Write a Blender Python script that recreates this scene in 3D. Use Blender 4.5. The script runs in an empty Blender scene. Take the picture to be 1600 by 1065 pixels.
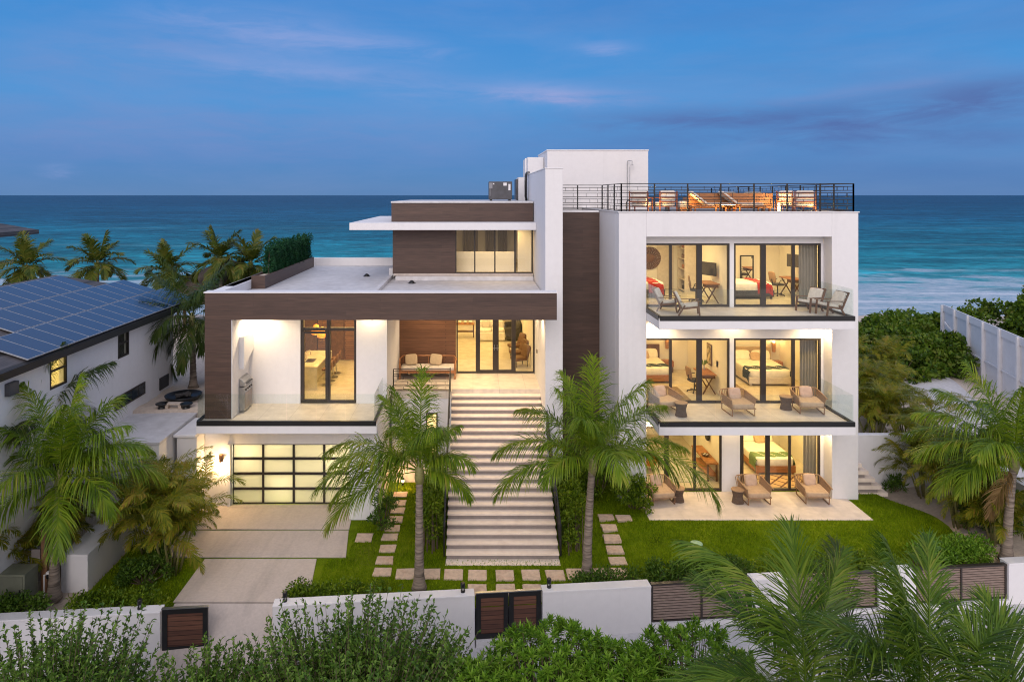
import bpy, math, random
import numpy as np
from mathutils import Matrix, Vector
R = math.radians
SC = bpy.context.scene
COL = SC.collection
random.seed(7)

# ---------------------------------------------------------------- camera
CH, F = 11.34, 1067.0          # camera height (m) and focal length in photo pixels
VX, VY = 739.0, 305.0
cam_d = bpy.data.cameras.new("camera"); cam = bpy.data.objects.new("camera", cam_d); COL.objects.link(cam)
cam.location = (0, 0, CH); cam.rotation_euler = (R(90), 0, 0)
cam_d.sensor_width = 36; cam_d.lens = F / 1600 * 36
cam_d.shift_x = (800 - VX) / 1600; cam_d.shift_y = -(532.5 - VY) / 1600
cam_d.clip_start = 0.1; cam_d.clip_end = 90000
SC.camera = cam

def lin(r, g, b):
    f = lambda c: (c / 255 / 12.92) if c / 255 <= .04045 else ((c / 255 + .055) / 1.055) ** 2.4
    return (f(r), f(g), f(b), 1)

# ---------------------------------------------------------------- world: dusk sky, afterglow behind the camera
W = bpy.data.worlds.new("World"); SC.world = W; W.use_nodes = True
nt = W.node_tree; nt.nodes.clear()
def N(t, **k):
    n = nt.nodes.new(t)
    for a, b in k.items(): setattr(n, a, b)
    return n
L = nt.links.new
out = N('ShaderNodeOutputWorld'); bg = N('ShaderNodeBackground'); L(bg.outputs[0], out.inputs[0])
tc = N('ShaderNodeTexCoord'); sp = N('ShaderNodeSeparateXYZ'); L(tc.outputs['Generated'], sp.inputs[0])
el = N('ShaderNodeValToRGB'); L(sp.outputs[2], el.inputs[0])
cr = el.color_ramp
def dsk(r, g, b, k=1 / 1.5): c = lin(r, g, b); return (c[0] * k, c[1] * k, c[2] * k, 1)
stops = [(0.0, dsk(95, 134, 182)), (0.05, dsk(83, 137, 195)), (0.13, dsk(65, 145, 211)), (0.27, dsk(42, 131, 206)), (0.42, lin(95, 135, 195)), (0.65, lin(165, 172, 196)), (1.0, lin(176, 180, 200))]
cr.elements[0].position, cr.elements[0].color = stops[0]
cr.elements[1].position, cr.elements[1].color = stops[-1]
for p, c in stops[1:-1]:
    e = cr.elements.new(p); e.color = c
# clouds: long thin streaks in direction space
mp = N('ShaderNodeMapping'); mp.inputs['Scale'].default_value = (2.0, 2.0, 9.0); mp.inputs['Rotation'].default_value = (0, R(-5), 0)
mp.inputs['Location'].default_value = (3.2, 1.1, 0.4)
L(tc.outputs['Generated'], mp.inputs[0])
n1 = N('ShaderNodeTexNoise'); n1.inputs['Scale'].default_value = 1.5; n1.inputs['Detail'].default_value = 9; n1.inputs['Roughness'].default_value = .6
n1.inputs['Distortion'].default_value = .35
L(mp.outputs[0], n1.inputs['Vector'])
r1 = N('ShaderNodeValToRGB'); r1.color_ramp.elements[0].position = .46; r1.color_ramp.elements[1].position = .82
L(n1.outputs[0], r1.inputs[0])
m1 = N('ShaderNodeMixRGB'); L(el.outputs[0], m1.inputs[1]); m1.inputs[2].default_value = dsk(142, 156, 204)
k1 = N('ShaderNodeMath', operation='MULTIPLY'); L(r1.outputs[0], k1.inputs[0]); k1.inputs[1].default_value = .25; L(k1.outputs[0], m1.inputs[0])
# darker slate blue bank low on the right
n2 = N('ShaderNodeTexNoise'); n2.inputs['Scale'].default_value = 1.1; n2.inputs['Detail'].default_value = 7
mp2 = N('ShaderNodeMapping'); mp2.inputs['Scale'].default_value = (1.6, 1.6, 12.0); mp2.inputs['Location'].default_value = (7.7, 2.0, 1.0)
L(tc.outputs['Generated'], mp2.inputs[0]); L(mp2.outputs[0], n2.inputs['Vector'])
r2 = N('ShaderNodeValToRGB'); r2.color_ramp.elements[0].position = .47; r2.color_ramp.elements[1].position = .68
L(n2.outputs[0], r2.inputs[0])
bx_ = N('ShaderNodeMapRange'); L(sp.outputs[0], bx_.inputs[0]); bx_.inputs[1].default_value = -.25; bx_.inputs[2].default_value = .5
bx_.inputs[3].default_value = .06; bx_.inputs[4].default_value = .35
k2 = N('ShaderNodeMath', operation='MULTIPLY'); L(r2.outputs[0], k2.inputs[0]); L(bx_.outputs[0], k2.inputs[1])
m2 = N('ShaderNodeMixRGB'); L(m1.outputs[0], m2.inputs[1]); m2.inputs[2].default_value = dsk(82, 114, 176); L(k2.outputs[0], m2.inputs[0])
# named cloud streaks: (azimuth tan, elevation tan, half widths, amount), textured by noise
uu = N('ShaderNodeMath', operation='DIVIDE'); L(sp.outputs[0], uu.inputs[0]); L(sp.outputs[1], uu.inputs[1])
vv = N('ShaderNodeMath', operation='DIVIDE'); L(sp.outputs[2], vv.inputs[0]); L(sp.outputs[1], vv.inputs[1])
fy_ = N('ShaderNodeMath', operation='GREATER_THAN'); L(sp.outputs[1], fy_.inputs[0]); fy_.inputs[1].default_value = .05
mp3 = N('ShaderNodeMapping'); mp3.inputs['Scale'].default_value = (5, 5, 26); L(tc.outputs['Generated'], mp3.inputs[0])
n3 = N('ShaderNodeTexNoise'); n3.inputs['Scale'].default_value = 1.6; n3.inputs['Detail'].default_value = 9; n3.inputs['Roughness'].default_value = .62; n3.inputs['Distortion'].default_value = .5; L(mp3.outputs[0], n3.inputs['Vector'])
cur = m2.outputs[0]
def streak(px, py, wx, wy, amt, col, slope=0., nz=1.):
    global cur
    def mth(op, a, b=None, c=None):
        n = N('ShaderNodeMath', operation=op)
        for i, v in enumerate((a, b, c)):
            if v is None: continue
            if isinstance(v, (int, float)): n.inputs[i].default_value = v
            else: L(v, n.inputs[i])
        return n.outputs[0]
    u0, v0 = (px - VX) / F, (VY - py) / F
    du = mth('SUBTRACT', uu.outputs[0], u0); dv = mth('SUBTRACT', vv.outputs[0], v0); dv = mth('MULTIPLY_ADD', du, -slope, dv)
    dv = mth('MULTIPLY_ADD', mth('SUBTRACT', n3.outputs[0], .5), .035 * nz, dv)
    a2 = mth('POWER', mth('DIVIDE', du, wx / F), 2.0); b2 = mth('POWER', mth('DIVIDE', dv, wy / F), 2.0)
    g = mth('EXPONENT', mth('MULTIPLY', mth('ADD', a2, b2), -1.0))
    nn = N('ShaderNodeMapRange'); L(n3.outputs[0], nn.inputs[0]); nn.inputs[1].default_value = .36; nn.inputs[2].default_value = .66; nn.inputs[3].default_value = .25
    g = mth('MULTIPLY', mth('MULTIPLY', g, nn.outputs[0]), mth('MULTIPLY', fy_.outputs[0], amt))
    mm = N('ShaderNodeMixRGB'); L(cur, mm.inputs[1]); mm.inputs[2].default_value = col; L(g, mm.inputs[0]); cur = mm.outputs[0]
PINK = dsk(152, 166, 218); MAUVE = dsk(118, 140, 196); SLATEC = dsk(70, 98, 160)
streak(860, 146, 105, 15, .85, PINK, -.05); streak(1010, 152, 190, 13, .45, MAUVE, .0); streak(400, 42, 190, 30, .60, PINK, -.12); streak(610, 72, 95, 13, .60, PINK, -.12); streak(180, 80, 200, 45, .45, MAUVE, .05)
streak(88, 265, 26, 9, .5, PINK); streak(945, 74, 42, 9, .6, PINK); streak(1340, 140, 170, 10, .45, MAUVE, .15); streak(1450, 172, 280, 30, .85, SLATEC, .10); streak(1120, 182, 240, 17, .7, SLATEC, .03); streak(1560, 135, 120, 16, .6, SLATEC, .1); streak(300, 200, 420, 60, .5, MAUVE); streak(500, 110, 300, 22, .4, PINK, -.1); streak(1300, 215, 330, 16, .5, SLATEC, .02)
# afterglow of the set sun, behind the camera (-Y)
gy = N('ShaderNodeMapRange'); L(sp.outputs[1], gy.inputs[0]); gy.inputs[1].default_value = .15; gy.inputs[2].default_value = -.9
gy.inputs[3].default_value = 0; gy.inputs[4].default_value = 1
m3 = N('ShaderNodeMixRGB'); L(cur, m3.inputs[1]); m3.inputs[2].default_value = (.54, .49, .50, 1); L(gy.outputs[0], m3.inputs[0])
sky = N('ShaderNodeTexSky', sky_type='NISHITA'); sky.sun_disc = False; sky.sun_elevation = R(-1.5); sky.sun_rotation = R(180)
sk = N('ShaderNodeMixRGB', blend_type='ADD'); sk.inputs[0].default_value = .06
L(m3.outputs[0], sk.inputs[1]); L(sky.outputs[0], sk.inputs[2])
L(sk.outputs[0], bg.inputs[0]); bg.inputs[1].default_value = 1.0

# soft light of the western sky after sunset
sd = bpy.data.lights.new("sun", 'SUN'); so = bpy.data.objects.new("sun", sd); COL.objects.link(so)
sd.energy = 1.1; sd.angle = R(45); sd.color = (1, .90, .87)
so.rotation_euler = (R(62), 0, R(-12)); so.location = (0, -20, 40)

SC.view_settings.view_transform = 'Standard'; SC.view_settings.look = 'None'
SC.view_settings.exposure = 0.62; SC.view_settings.gamma = 1
SC.render.engine = 'CYCLES'
SC.cycles.use_denoising = True; SC.cycles.filter_width = 1.1
SC.cycles.max_bounces = 8; SC.cycles.transparent_max_bounces = 24; SC.cycles.diffuse_bounces = 4; SC.cycles.glossy_bounces = 3
SC.cycles.sample_clamp_indirect = 4.0; SC.cycles.caustics_reflective = False; SC.cycles.caustics_refractive = False

# ---------------------------------------------------------------- pixel of the photo at a known depth -> metres
def PX(px, Y): return (px - VX) * Y / F
def PZ(py, Y): return CH - (py - VY) * Y / F
def GY(py, z=0.0): return (CH - z) * F / (py - VY)

# ---------------------------------------------------------------- mesh helpers
ORG = {}
class MB:
    def __init__(s): s.v = []; s.f = []; s.M = None
    def add(s, vs, fs):
        o = len(s.v)
        if s.M is not None: vs = [tuple(s.M @ Vector(p)) for p in vs]
        s.v += [tuple(p) for p in vs]; s.f += [tuple(i + o for i in f) for f in fs]
        return s
    def box(s, x0, x1, y0, y1, z0, z1):
        return s.add([(x0, y0, z0), (x1, y0, z0), (x1, y1, z0), (x0, y1, z0), (x0, y0, z1), (x1, y0, z1), (x1, y1, z1), (x0, y1, z1)],
                     [(3, 2, 1, 0), (4, 5, 6, 7), (0, 1, 5, 4), (1, 2, 6, 5), (2, 3, 7, 6), (3, 0, 4, 7)])
    def cb(s, cx, cy, cz, sx, sy, sz):
        return s.box(cx - sx / 2, cx + sx / 2, cy - sy / 2, cy + sy / 2, cz - sz / 2, cz + sz / 2)
    def poly(s, ring, z0, z1):
        n = len(ring)
        return s.add([(x, y, z0) for x, y in ring] + [(x, y, z1) for x, y in ring],
                     [tuple(range(n))[::-1], tuple(range(n, 2 * n))] + [(i, (i + 1) % n, n + (i + 1) % n, n + i) for i in range(n)])
    def xprism(s, ring, x0, x1):      # ring of (y,z), swept along x
        n = len(ring)
        return s.add([(x0, y, z) for y, z in ring] + [(x1, y, z) for y, z in ring],
                     [tuple(range(n)), tuple(range(n, 2 * n))[::-1]] + [(i, n + i, n + (i + 1) % n, (i + 1) % n) for i in range(n)])
    def yprism(s, ring, y0, y1):      # ring of (x,z), swept along y
        n = len(ring)
        return s.add([(x, y0, z) for x, z in ring] + [(x, y1, z) for x, z in ring],
                     [tuple(range(n))[::-1], tuple(range(n, 2 * n))] + [(i, (i + 1) % n, n + (i + 1) % n, n + i) for i in range(n)])
    def bar(s, p, q, w=.03, h=None):
        p, q = Vector(p), Vector(q); h = h or w; d = (q - p).normalized()
        a = Vector((0, 0, 1)) if abs(d.z) < .95 else Vector((0, 1, 0))
        u = d.cross(a).normalized(); n = u.cross(d).normalized()
        c = [u * w / 2 + n * h / 2, -u * w / 2 + n * h / 2, -u * w / 2 - n * h / 2, u * w / 2 - n * h / 2]
        return s.add([p + k for k in c] + [q + k for k in c], [(0, 1, 2, 3), (7, 6, 5, 4)] + [(i, i + 4, (i + 1) % 4 + 4, (i + 1) % 4) for i in range(4)])
    def tube(s, pts, r, n=8, cap=True):
        pts = [Vector(p) for p in pts]; k = len(pts)
        rr = r if isinstance(r, (list, tuple)) else [r] * k
        vs, fs = [], []; u = None
        for i, p in enumerate(pts):
            d = (pts[min(i + 1, k - 1)] - pts[max(i - 1, 0)]).normalized()
            if u is None:
                a = Vector((0, 0, 1)) if abs(d.z) < .9 else Vector((1, 0, 0)); u = d.cross(a).normalized()
            else: u = (u - d * u.dot(d)).normalized()
            w = d.cross(u)
            vs += [p + (u * math.cos(t) + w * math.sin(t)) * rr[i] for t in (2 * math.pi * j / n for j in range(n))]
        for i in range(k - 1):
            for j in range(n): fs.append((i * n + j, i * n + (j + 1) % n, (i + 1) * n + (j + 1) % n, (i + 1) * n + j))
        if cap: fs += [tuple(range(n))[::-1], tuple(range((k - 1) * n, k * n))]
        return s.add(vs, fs)
    def lathe(s, prof, n=20, c=(0, 0, 0), cap=True):
        vs = [(c[0] + r * math.cos(2 * math.pi * j / n), c[1] + r * math.sin(2 * math.pi * j / n), c[2] + z) for r, z in prof for j in range(n)]
        fs = [(i * n + j, i * n + (j + 1) % n, (i + 1) * n + (j + 1) % n, (i + 1) * n + j) for i in range(len(prof) - 1) for j in range(n)]
        if cap: fs += [tuple(range(n))[::-1], tuple(range((len(prof) - 1) * n, len(prof) * n))]
        return s.add(vs, fs)
    def soft(s, cx, cy, cz, sx, sy, sz, e=.4, n=20, m=12):
        g = lambda t: math.copysign(abs(t) ** e, t)
        vs = []
        for i in range(m + 1):
            a = -math.pi / 2 + math.pi * i / m
            for j in range(n):
                b = 2 * math.pi * j / n
                vs.append((cx + sx / 2 * g(math.cos(a)) * g(math.cos(b)), cy + sy / 2 * g(math.cos(a)) * g(math.sin(b)), cz + sz / 2 * g(math.sin(a))))
        fs = [(i * n + j, i * n + (j + 1) % n, (i + 1) * n + (j + 1) % n, (i + 1) * n + j) for i in range(m) for j in range(n)]
        return s.add(vs, fs)
    def grid(s, fn, nu, nv):
        vs = [fn(i / nu, j / nv) for j in range(nv + 1) for i in range(nu + 1)]
        return s.add(vs, [(j * (nu + 1) + i, j * (nu + 1) + i + 1, (j + 1) * (nu + 1) + i + 1, (j + 1) * (nu + 1) + i) for j in range(nv) for i in range(nu)])
    def build(s, name, m, parent=None, smooth=False, bevel=0):
        o = ORG.get(parent.name, (0, 0, 0)) if parent else (0, 0, 0)
        me = bpy.data.meshes.new(name)
        me.from_pydata([(x - o[0], y - o[1], z - o[2]) for x, y, z in s.v], [], s.f)
        return link(me, name, m, parent, smooth, bevel)
def link(me, name, m, parent=None, smooth=False, bevel=0):
    if not me.materials: me.materials.append(m)
    if smooth: me.polygons.foreach_set('use_smooth', [True] * len(me.polygons))
    me.update()
    ob = bpy.data.objects.new(name, me); COL.objects.link(ob)
    if parent:
        ob.parent = parent; ORG[ob.name] = ORG.get(parent.name, (0, 0, 0))
    if bevel:
        b = ob.modifiers.new('bevel', 'BEVEL'); b.width = bevel; b.segments = 2; b.limit_method = 'ANGLE'; b.angle_limit = R(50)
    return ob
def tag(o, label=None, cat=None, group=None, kind=None):
    if label: o['label'] = label
    if cat: o['category'] = cat
    if group: o['group'] = group
    if kind: o['kind'] = kind
    return o
def thing(name, label, cat, loc=(0, 0, 0), rz=0, group=None, world=False):
    o = bpy.data.objects.new(name, None); COL.objects.link(o); o.location = loc; o.rotation_euler = (0, 0, rz)
    o.empty_display_size = .2
    if world: ORG[o.name] = tuple(loc)
    return tag(o, label, cat, group)
def kids(o): return [c for c in COL.objects if c.parent == o]
def copy_tree(o, parent=None):
    c = o.copy(); COL.objects.link(c); c.parent = parent
    for ch in list(o.children): copy_tree(ch, c)
    return c
def dup(o, loc, rz=0, label=None, scale=1):
    c = copy_tree(o); c.location = loc; c.rotation_euler = (0, 0, rz); c.scale = (scale,) * 3
    if label: c['label'] = label
    return c
ORD = "first second third fourth fifth sixth seventh eighth ninth tenth eleventh twelfth thirteenth".split()

# ---------------------------------------------------------------- materials
def newmat(name):
    m = bpy.data.materials.new(name); m.use_nodes = True; t = m.node_tree
    return m, t, t.nodes['Principled BSDF']
def node(t, k, **a):
    n = t.nodes.new(k)
    for x, y in a.items(): setattr(n, x, y)
    return n
def coords(t, scale=(1, 1, 1), swiz=False, rot=(0, 0, 0)):
    c = node(t, 'ShaderNodeTexCoord'); o = c.outputs['Object']
    if swiz:
        a = node(t, 'ShaderNodeSeparateXYZ'); t.links.new(o, a.inputs[0])
        ad = node(t, 'ShaderNodeMath', operation='ADD'); t.links.new(a.outputs[0], ad.inputs[0]); t.links.new(a.outputs[1], ad.inputs[1])
        b = node(t, 'ShaderNodeCombineXYZ'); t.links.new(ad.outputs[0], b.inputs[0]); t.links.new(a.outputs[2], b.inputs[1]); o = b.outputs[0]
    mpn = node(t, 'ShaderNodeMapping'); mpn.inputs['Scale'].default_value = scale; mpn.inputs['Rotation'].default_value = rot
    t.links.new(o, mpn.inputs[0]); return mpn.outputs[0]
def noise(t, vec, scale, detail=5, rough=.55, dist=0):
    n = node(t, 'ShaderNodeTexNoise'); n.inputs['Scale'].default_value = scale; n.inputs['Detail'].default_value = detail
    n.inputs['Roughness'].default_value = rough; n.inputs['Distortion'].default_value = dist
    t.links.new(vec, n.inputs['Vector']); return n.outputs[0]
def ramp(t, fac, stops):
    n = node(t, 'ShaderNodeValToRGB'); cr = n.color_ramp
    cr.elements[0].position, cr.elements[0].color = stops[0][0], c4(stops[0][1])
    cr.elements[1].position, cr.elements[1].color = stops[-1][0], c4(stops[-1][1])
    for p, c in stops[1:-1]: e = cr.elements.new(p); e.color = c4(c)
    t.links.new(fac, n.inputs[0]); return n.outputs[0]
def c4(c): return (c, c, c, 1) if isinstance(c, (int, float)) else (tuple(c) + (1,))[:4]
def mixc(t, a, b, fac, mode='MIX'):
    n = node(t, 'ShaderNodeMixRGB', blend_type=mode)
    for i, v in ((1, a), (2, b), (0, fac)):
        if isinstance(v, bpy.types.NodeSocket): t.links.new(v, n.inputs[i])
        elif i == 0: n.inputs[0].default_value = v
        else: n.inputs[i].default_value = c4(v)
    return n.outputs[0]
def bumpn(t, bs, h, strength=.3, dist=.02):
    b = node(t, 'ShaderNodeBump'); b.inputs['Strength'].default_value = strength; b.inputs['Distance'].default_value = dist
    t.links.new(h, b.inputs['Height']); t.links.new(b.outputs[0], bs.inputs['Normal'])
def M(name, c1, c2=None, rough=.6, scale=3, bump=0, bscale=60, metal=0, stretch=(1, 1, 1), lo=.35, hi=.65, bd=.02):
    m, t, bs = newmat(name); bs.inputs['Roughness'].default_value = rough; bs.inputs['Metallic'].default_value = metal
    if c2 is None: c2 = tuple(x * .82 for x in c1[:3])
    v = coords(t, stretch)
    t.links.new(ramp(t, noise(t, v, scale), [(lo, c2), (hi, c1)]), bs.inputs['Base Color'])
    if bump: bumpn(t, bs, noise(t, v, bscale, 4), bump, bd)
    return m
def emit(name, col, strength):
    m, t, bs = newmat(name); bs.inputs['Base Color'].default_value = c4(col)
    bs.inputs['Emission Color'].default_value = c4(col); bs.inputs['Emission Strength'].default_value = strength
    return m
def glassmat(name, tint=(1, 1, 1), refl=1.0, edge=.0):
    m = bpy.data.materials.new(name); m.use_nodes = True; t = m.node_tree; t.nodes.clear()
    o = node(t, 'ShaderNodeOutputMaterial'); mx = node(t, 'ShaderNodeMixShader'); tr = node(t, 'ShaderNodeBsdfTransparent'); gl = node(t, 'ShaderNodeBsdfGlossy')
    fr = node(t, 'ShaderNodeFresnel'); ge = node(t, 'ShaderNodeNewGeometry'); io = node(t, 'ShaderNodeMapRange'); io.inputs[3].default_value = 1.45; io.inputs[4].default_value = 1 / 1.45
    t.links.new(ge.outputs['Backfacing'], io.inputs[0]); t.links.new(io.outputs[0], fr.inputs[0])
    k = node(t, 'ShaderNodeMath', operation='MULTIPLY'); k.inputs[1].default_value = refl
    nz = noise(t, coords(t), 1.5, 2); b = node(t, 'ShaderNodeBump'); b.inputs['Strength'].default_value = .02; t.links.new(nz, b.inputs['Height']); t.links.new(b.outputs[0], gl.inputs['Normal'])
    tr.inputs[0].default_value = c4(tint); gl.inputs['Roughness'].default_value = .02
    t.links.new(fr.outputs[0], k.inputs[0]); t.links.new(k.outputs[0], mx.inputs[0]); t.links.new(tr.outputs[0], mx.inputs[1]); t.links.new(gl.outputs[0], mx.inputs[2]); t.links.new(mx.outputs[0], o.inputs[0])
    return m
def boards(name, c1, c2, row=.14, rough=.55, gap=.06, vertical=False, mortar=(.02, .012, .01), length=2.4, grain=40):
    m, t, bs = newmat(name); bs.inputs['Roughness'].default_value = rough
    v = coords(t, swiz=True, rot=(0, 0, R(90) if vertical else 0))
    br = node(t, 'ShaderNodeTexBrick'); br.offset = .37
    br.inputs['Scale'].default_value = 1; br.inputs['Brick Width'].default_value = length; br.inputs['Row Height'].default_value = row
    br.inputs['Mortar Size'].default_value = row * gap; br.inputs['Mortar Smooth'].default_value = .3
    br.inputs['Color1'].default_value = c4(c1); br.inputs['Color2'].default_value = c4(c2); br.inputs['Mortar'].default_value = c4(mortar)
    t.links.new(v, br.inputs['Vector'])
    st = node(t, 'ShaderNodeMapping'); st.inputs['Scale'].default_value = (.9, grain, 1); t.links.new(v, st.inputs[0])
    g = ramp(t, noise(t, st.outputs[0], 1.6, 6), [(.3, .55), (.7, 1.32)])
    t.links.new(mixc(t, br.outputs[0], g, 1.0, 'MULTIPLY'), bs.inputs['Base Color'])
    bumpn(t, bs, br.outputs['Fac'], -.35, .01); return m
def tiles(name, c1, c2, grout, w=1.2, h=.6, rough=.45, gap=.006):
    m, t, bs = newmat(name); bs.inputs['Roughness'].default_value = rough
    v = coords(t); br = node(t, 'ShaderNodeTexBrick'); br.offset = 0
    br.inputs['Scale'].default_value = 1; br.inputs['Brick Width'].default_value = w; br.inputs['Row Height'].default_value = h; br.inputs['Mortar Size'].default_value = gap
    br.inputs['Color1'].default_value = c4(c1); br.inputs['Color2'].default_value = c4(c2); br.inputs['Mortar'].default_value = c4(grout)
    t.links.new(v, br.inputs['Vector'])
    g = ramp(t, noise(t, v, 3, 7), [(.3, .85), (.7, 1.08)])
    t.links.new(mixc(t, br.outputs[0], g, 1.0, 'MULTIPLY'), bs.inputs['Base Color']); return m
def stainmat(name, base, stain, rough=.7, s1=.5, s2=6, amt=.35, bump=.15, bscale=90):
    m, t, bs = newmat(name); bs.inputs['Roughness'].default_value = rough; v = coords(t)
    a = ramp(t, noise(t, v, s1, 9, .62, .6), [(.5, 0), (.72, 1)]); b = ramp(t, noise(t, v, s2, 6), [(.3, 1 - .3 * amt), (.7, 1 + .14 * amt)])
    k = node(t, 'ShaderNodeMath', operation='MULTIPLY'); k.inputs[1].default_value = amt; t.links.new(a, k.inputs[0])
    t.links.new(mixc(t, mixc(t, base, stain, k.outputs[0]), b, 1, 'MULTIPLY'), bs.inputs['Base Color'])
    bumpn(t, bs, noise(t, v, bscale, 3), bump, .01); return m
def leafmat(name, cols, rough=.42, trans=.3, nscale=1.2):
    m, t, bs = newmat(name); bs.inputs['Roughness'].default_value = rough; bs.inputs['Specular IOR Level'].default_value = .18 if name != 'grass_blade' else .05
    g = node(t, 'ShaderNodeNewGeometry')
    n = noise(t, coords(t), nscale, 3)
    ad = node(t, 'ShaderNodeMath', operation='MULTIPLY_ADD'); t.links.new(g.outputs['Random Per Island'], ad.inputs[0]); ad.inputs[1].default_value = .6
    sb = node(t, 'ShaderNodeMath', operation='MULTIPLY_ADD'); t.links.new(n, sb.inputs[0]); sb.inputs[1].default_value = 1.1; sb.inputs[2].default_value = -.35
    t.links.new(sb.outputs[0], ad.inputs[2])
    k = len(cols); c = ramp(t, ad.outputs[0], [(i / (k - 1), q) for i, q in enumerate(cols)])
    t.links.new(c, bs.inputs['Base Color'])
    tr = node(t, 'ShaderNodeBsdfTranslucent'); t.links.new(mixc(t, c, (1.25, 1.35, .6), 1, 'MULTIPLY'), tr.inputs[0])
    mx = node(t, 'ShaderNodeMixShader'); mx.inputs[0].default_value = trans
    o = t.nodes['Material Output']; t.links.new(bs.outputs[0], mx.inputs[1]); t.links.new(tr.outputs[0], mx.inputs[2]); t.links.new(mx.outputs[0], o.inputs[0])
    return m

STUCCO = stainmat('white_stucco', (.74, .73, .74), (.65, .63, .63), .75, .35, 5, .10, .25, 45)
_t = STUCCO.node_tree; _b = _t.nodes['Principled BSDF']; _src = _b.inputs['Base Color'].links[0].from_socket
_st = ramp(_t, noise(_t, coords(_t, (2.6, 2.6, .16)), 1.0, 7, .65), [(.55, 1.0), (.80, .93)])
_t.links.new(mixc(_t, _src, _st, 1, 'MULTIPLY'), _b.inputs['Base Color'])
TRIM = M('white_trim', (.78, .77, .78), (.72, .71, .72), .6, 2)
BROWN = boards('brown_cladding', (.088, .049, .035), (.064, .035, .026), .15, .5, .035, mortar=(.05, .03, .026), length=3.2, grain=34)
SLAT = boards('slatted_wood', (.21, .098, .050), (.16, .074, .038), .085, .5, .13, mortar=(.06, .026, .013), length=4)
MEMB = stainmat('roof_membrane', (.62, .61, .62), (.38, .33, .30), .6, .28, 3, .5, .1, 30)
DECK = M('roof_deck', (.30, .27, .26), (.22, .20, .19), .7, 3)
FRAME = M('dark_bronze_frame', (.035, .027, .023), (.028, .022, .019), .4, 3)
BLACK = M('black_metal', (.012, .012, .013), (.008, .008, .009), .4, 3)
GLASS = glassmat('window_glass', (.97, .97, .94), .8)
RAILG = glassmat('balustrade_glass', (.955, .98, .97), .8)
TERR = tiles('terrace_tile', (.66, .59, .51), (.63, .56, .48), (.42, .36, .31), 1.06, 1.06)
PATIO = tiles('patio_stone', (.68, .60, .53), (.65, .575, .505), (.55, .48, .42), 1.2, .6, .6, .004)
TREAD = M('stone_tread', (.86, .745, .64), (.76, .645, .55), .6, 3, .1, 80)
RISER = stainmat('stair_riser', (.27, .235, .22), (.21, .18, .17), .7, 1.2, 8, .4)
INWALL = M('interior_paint', (.80, .77, .70), (.77, .74, .67), .7, 1)
INFLOOR = tiles('interior_tile', (.62, .56, .46), (.60, .54, .44), (.5, .45, .36), 1.2, 1.2, .25, .004)
CONC = stainmat('driveway_concrete', (.53, .46, .41), (.41, .35, .30), .75, .5, 13, .32, .04, 70)
_t = CONC.node_tree; _b = _t.nodes['Principled BSDF']; _src = _b.inputs['Base Color'].links[0].from_socket
_st = ramp(_t, noise(_t, coords(_t, (2.0, .22, 1)), 1.0, 6, .6), [(.48, 1.0), (.72, .80)])
_t.links.new(mixc(_t, _src, _st, 1, 'MULTIPLY'), _b.inputs['Base Color'])
STREET = stainmat('street_concrete', (.56, .55, .56), (.42, .41, .42), .8, .5, 7, .5, .3, 60)
STONE = stainmat('stepping_stone', (.62, .48, .37), (.48, .31, .22), .7, 2.2, 9, .7, .4, 40)
SAND = stainmat('sand', (.58, .49, .41), (.40, .32, .25), .9, .5, 9, .6, .5, 30)
WOOD = M('teak_wood', (.40, .17, .065), (.27, .11, .04), .5, 6, stretch=(1, 1, 8))
WOODD = M('dark_wood', (.13, .06, .03), (.085, .04, .02), .5, 6, stretch=(1, 8, 1))
WOODG = M('brown_teak', (.26, .135, .07), (.18, .09, .045), .6, 6, stretch=(1, 1, 8))
GATEW = boards('gate_wood', (.17, .075, .045), (.105, .045, .03), .125, .5, .07, length=3, mortar=(.03, .014, .01))
CREAM = M('cream_fabric', (.66, .60, .52), (.58, .52, .45), .9, 9, .2, 200)
WHITEF = M('white_linen', (.80, .77, .70), (.72, .69, .62), .9, 6, .3, 14, bd=.03)
TAUPE = M('taupe_fabric', (.50, .36, .24), (.42, .30, .20), .9, 9, .2, 200)
ROPE = M('woven_rope', (.40, .26, .155), (.28, .18, .105), .8, 60, .6, 120, stretch=(1, 1, 1))
RED = M('red_throw', (.40, .02, .015), (.28, .012, .01), .9, 8, .3, 20)
TEAL = M('slate_throw', (.035, .055, .06), (.025, .038, .042), .9, 8, .3, 20)
GREENF = M('sage_throw', (.16, .25, .12), (.11, .18, .08), .9, 8, .3, 20)
ORANGE = M('orange_fabric', (.55, .18, .03), (.42, .12, .02), .8, 8)
CURT = M('grey_curtain', (.34, .31, .27), (.25, .23, .20), .9, 5, stretch=(6, 6, .2))
DARKF = M('charcoal_fabric', (.06, .055, .055), (.04, .038, .038), .9, 8)
BROWNF = M('brown_leather', (.16, .07, .03), (.11, .05, .02), .5, 8)
MARBLE = stainmat('marble', (.72, .68, .58), (.45, .41, .33), .25, 1.4, 4, .5, 0)
STEEL = M('steel', (.5, .5, .5), (.4, .4, .4), .3, 4, metal=.9)
ACGREY = M('ac_grey', (.075, .075, .085), (.055, .055, .06), .5, 4)
BARK = M('palm_bark', (.32, .26, .21), (.10, .078, .06), .9, 5, .8, 12, stretch=(.35, .35, 3.2))
TWIG = M('twig_bark', (.16, .12, .08), (.09, .065, .045), .9, 10)
CANE = M('areca_cane', (.26, .26, .09), (.16, .14, .05), .6, 6, stretch=(1, 1, 9))
COCO = leafmat('coconut_leaf', [(.020, .046, .008), (.095, .170, .010), (.18, .265, .014), (.31, .29, .045)], .38, .30)
DRYLEAF = leafmat('dry_palm_leaf', [(.12, .075, .03), (.22, .14, .06), (.30, .20, .09)], .6, .2)
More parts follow.
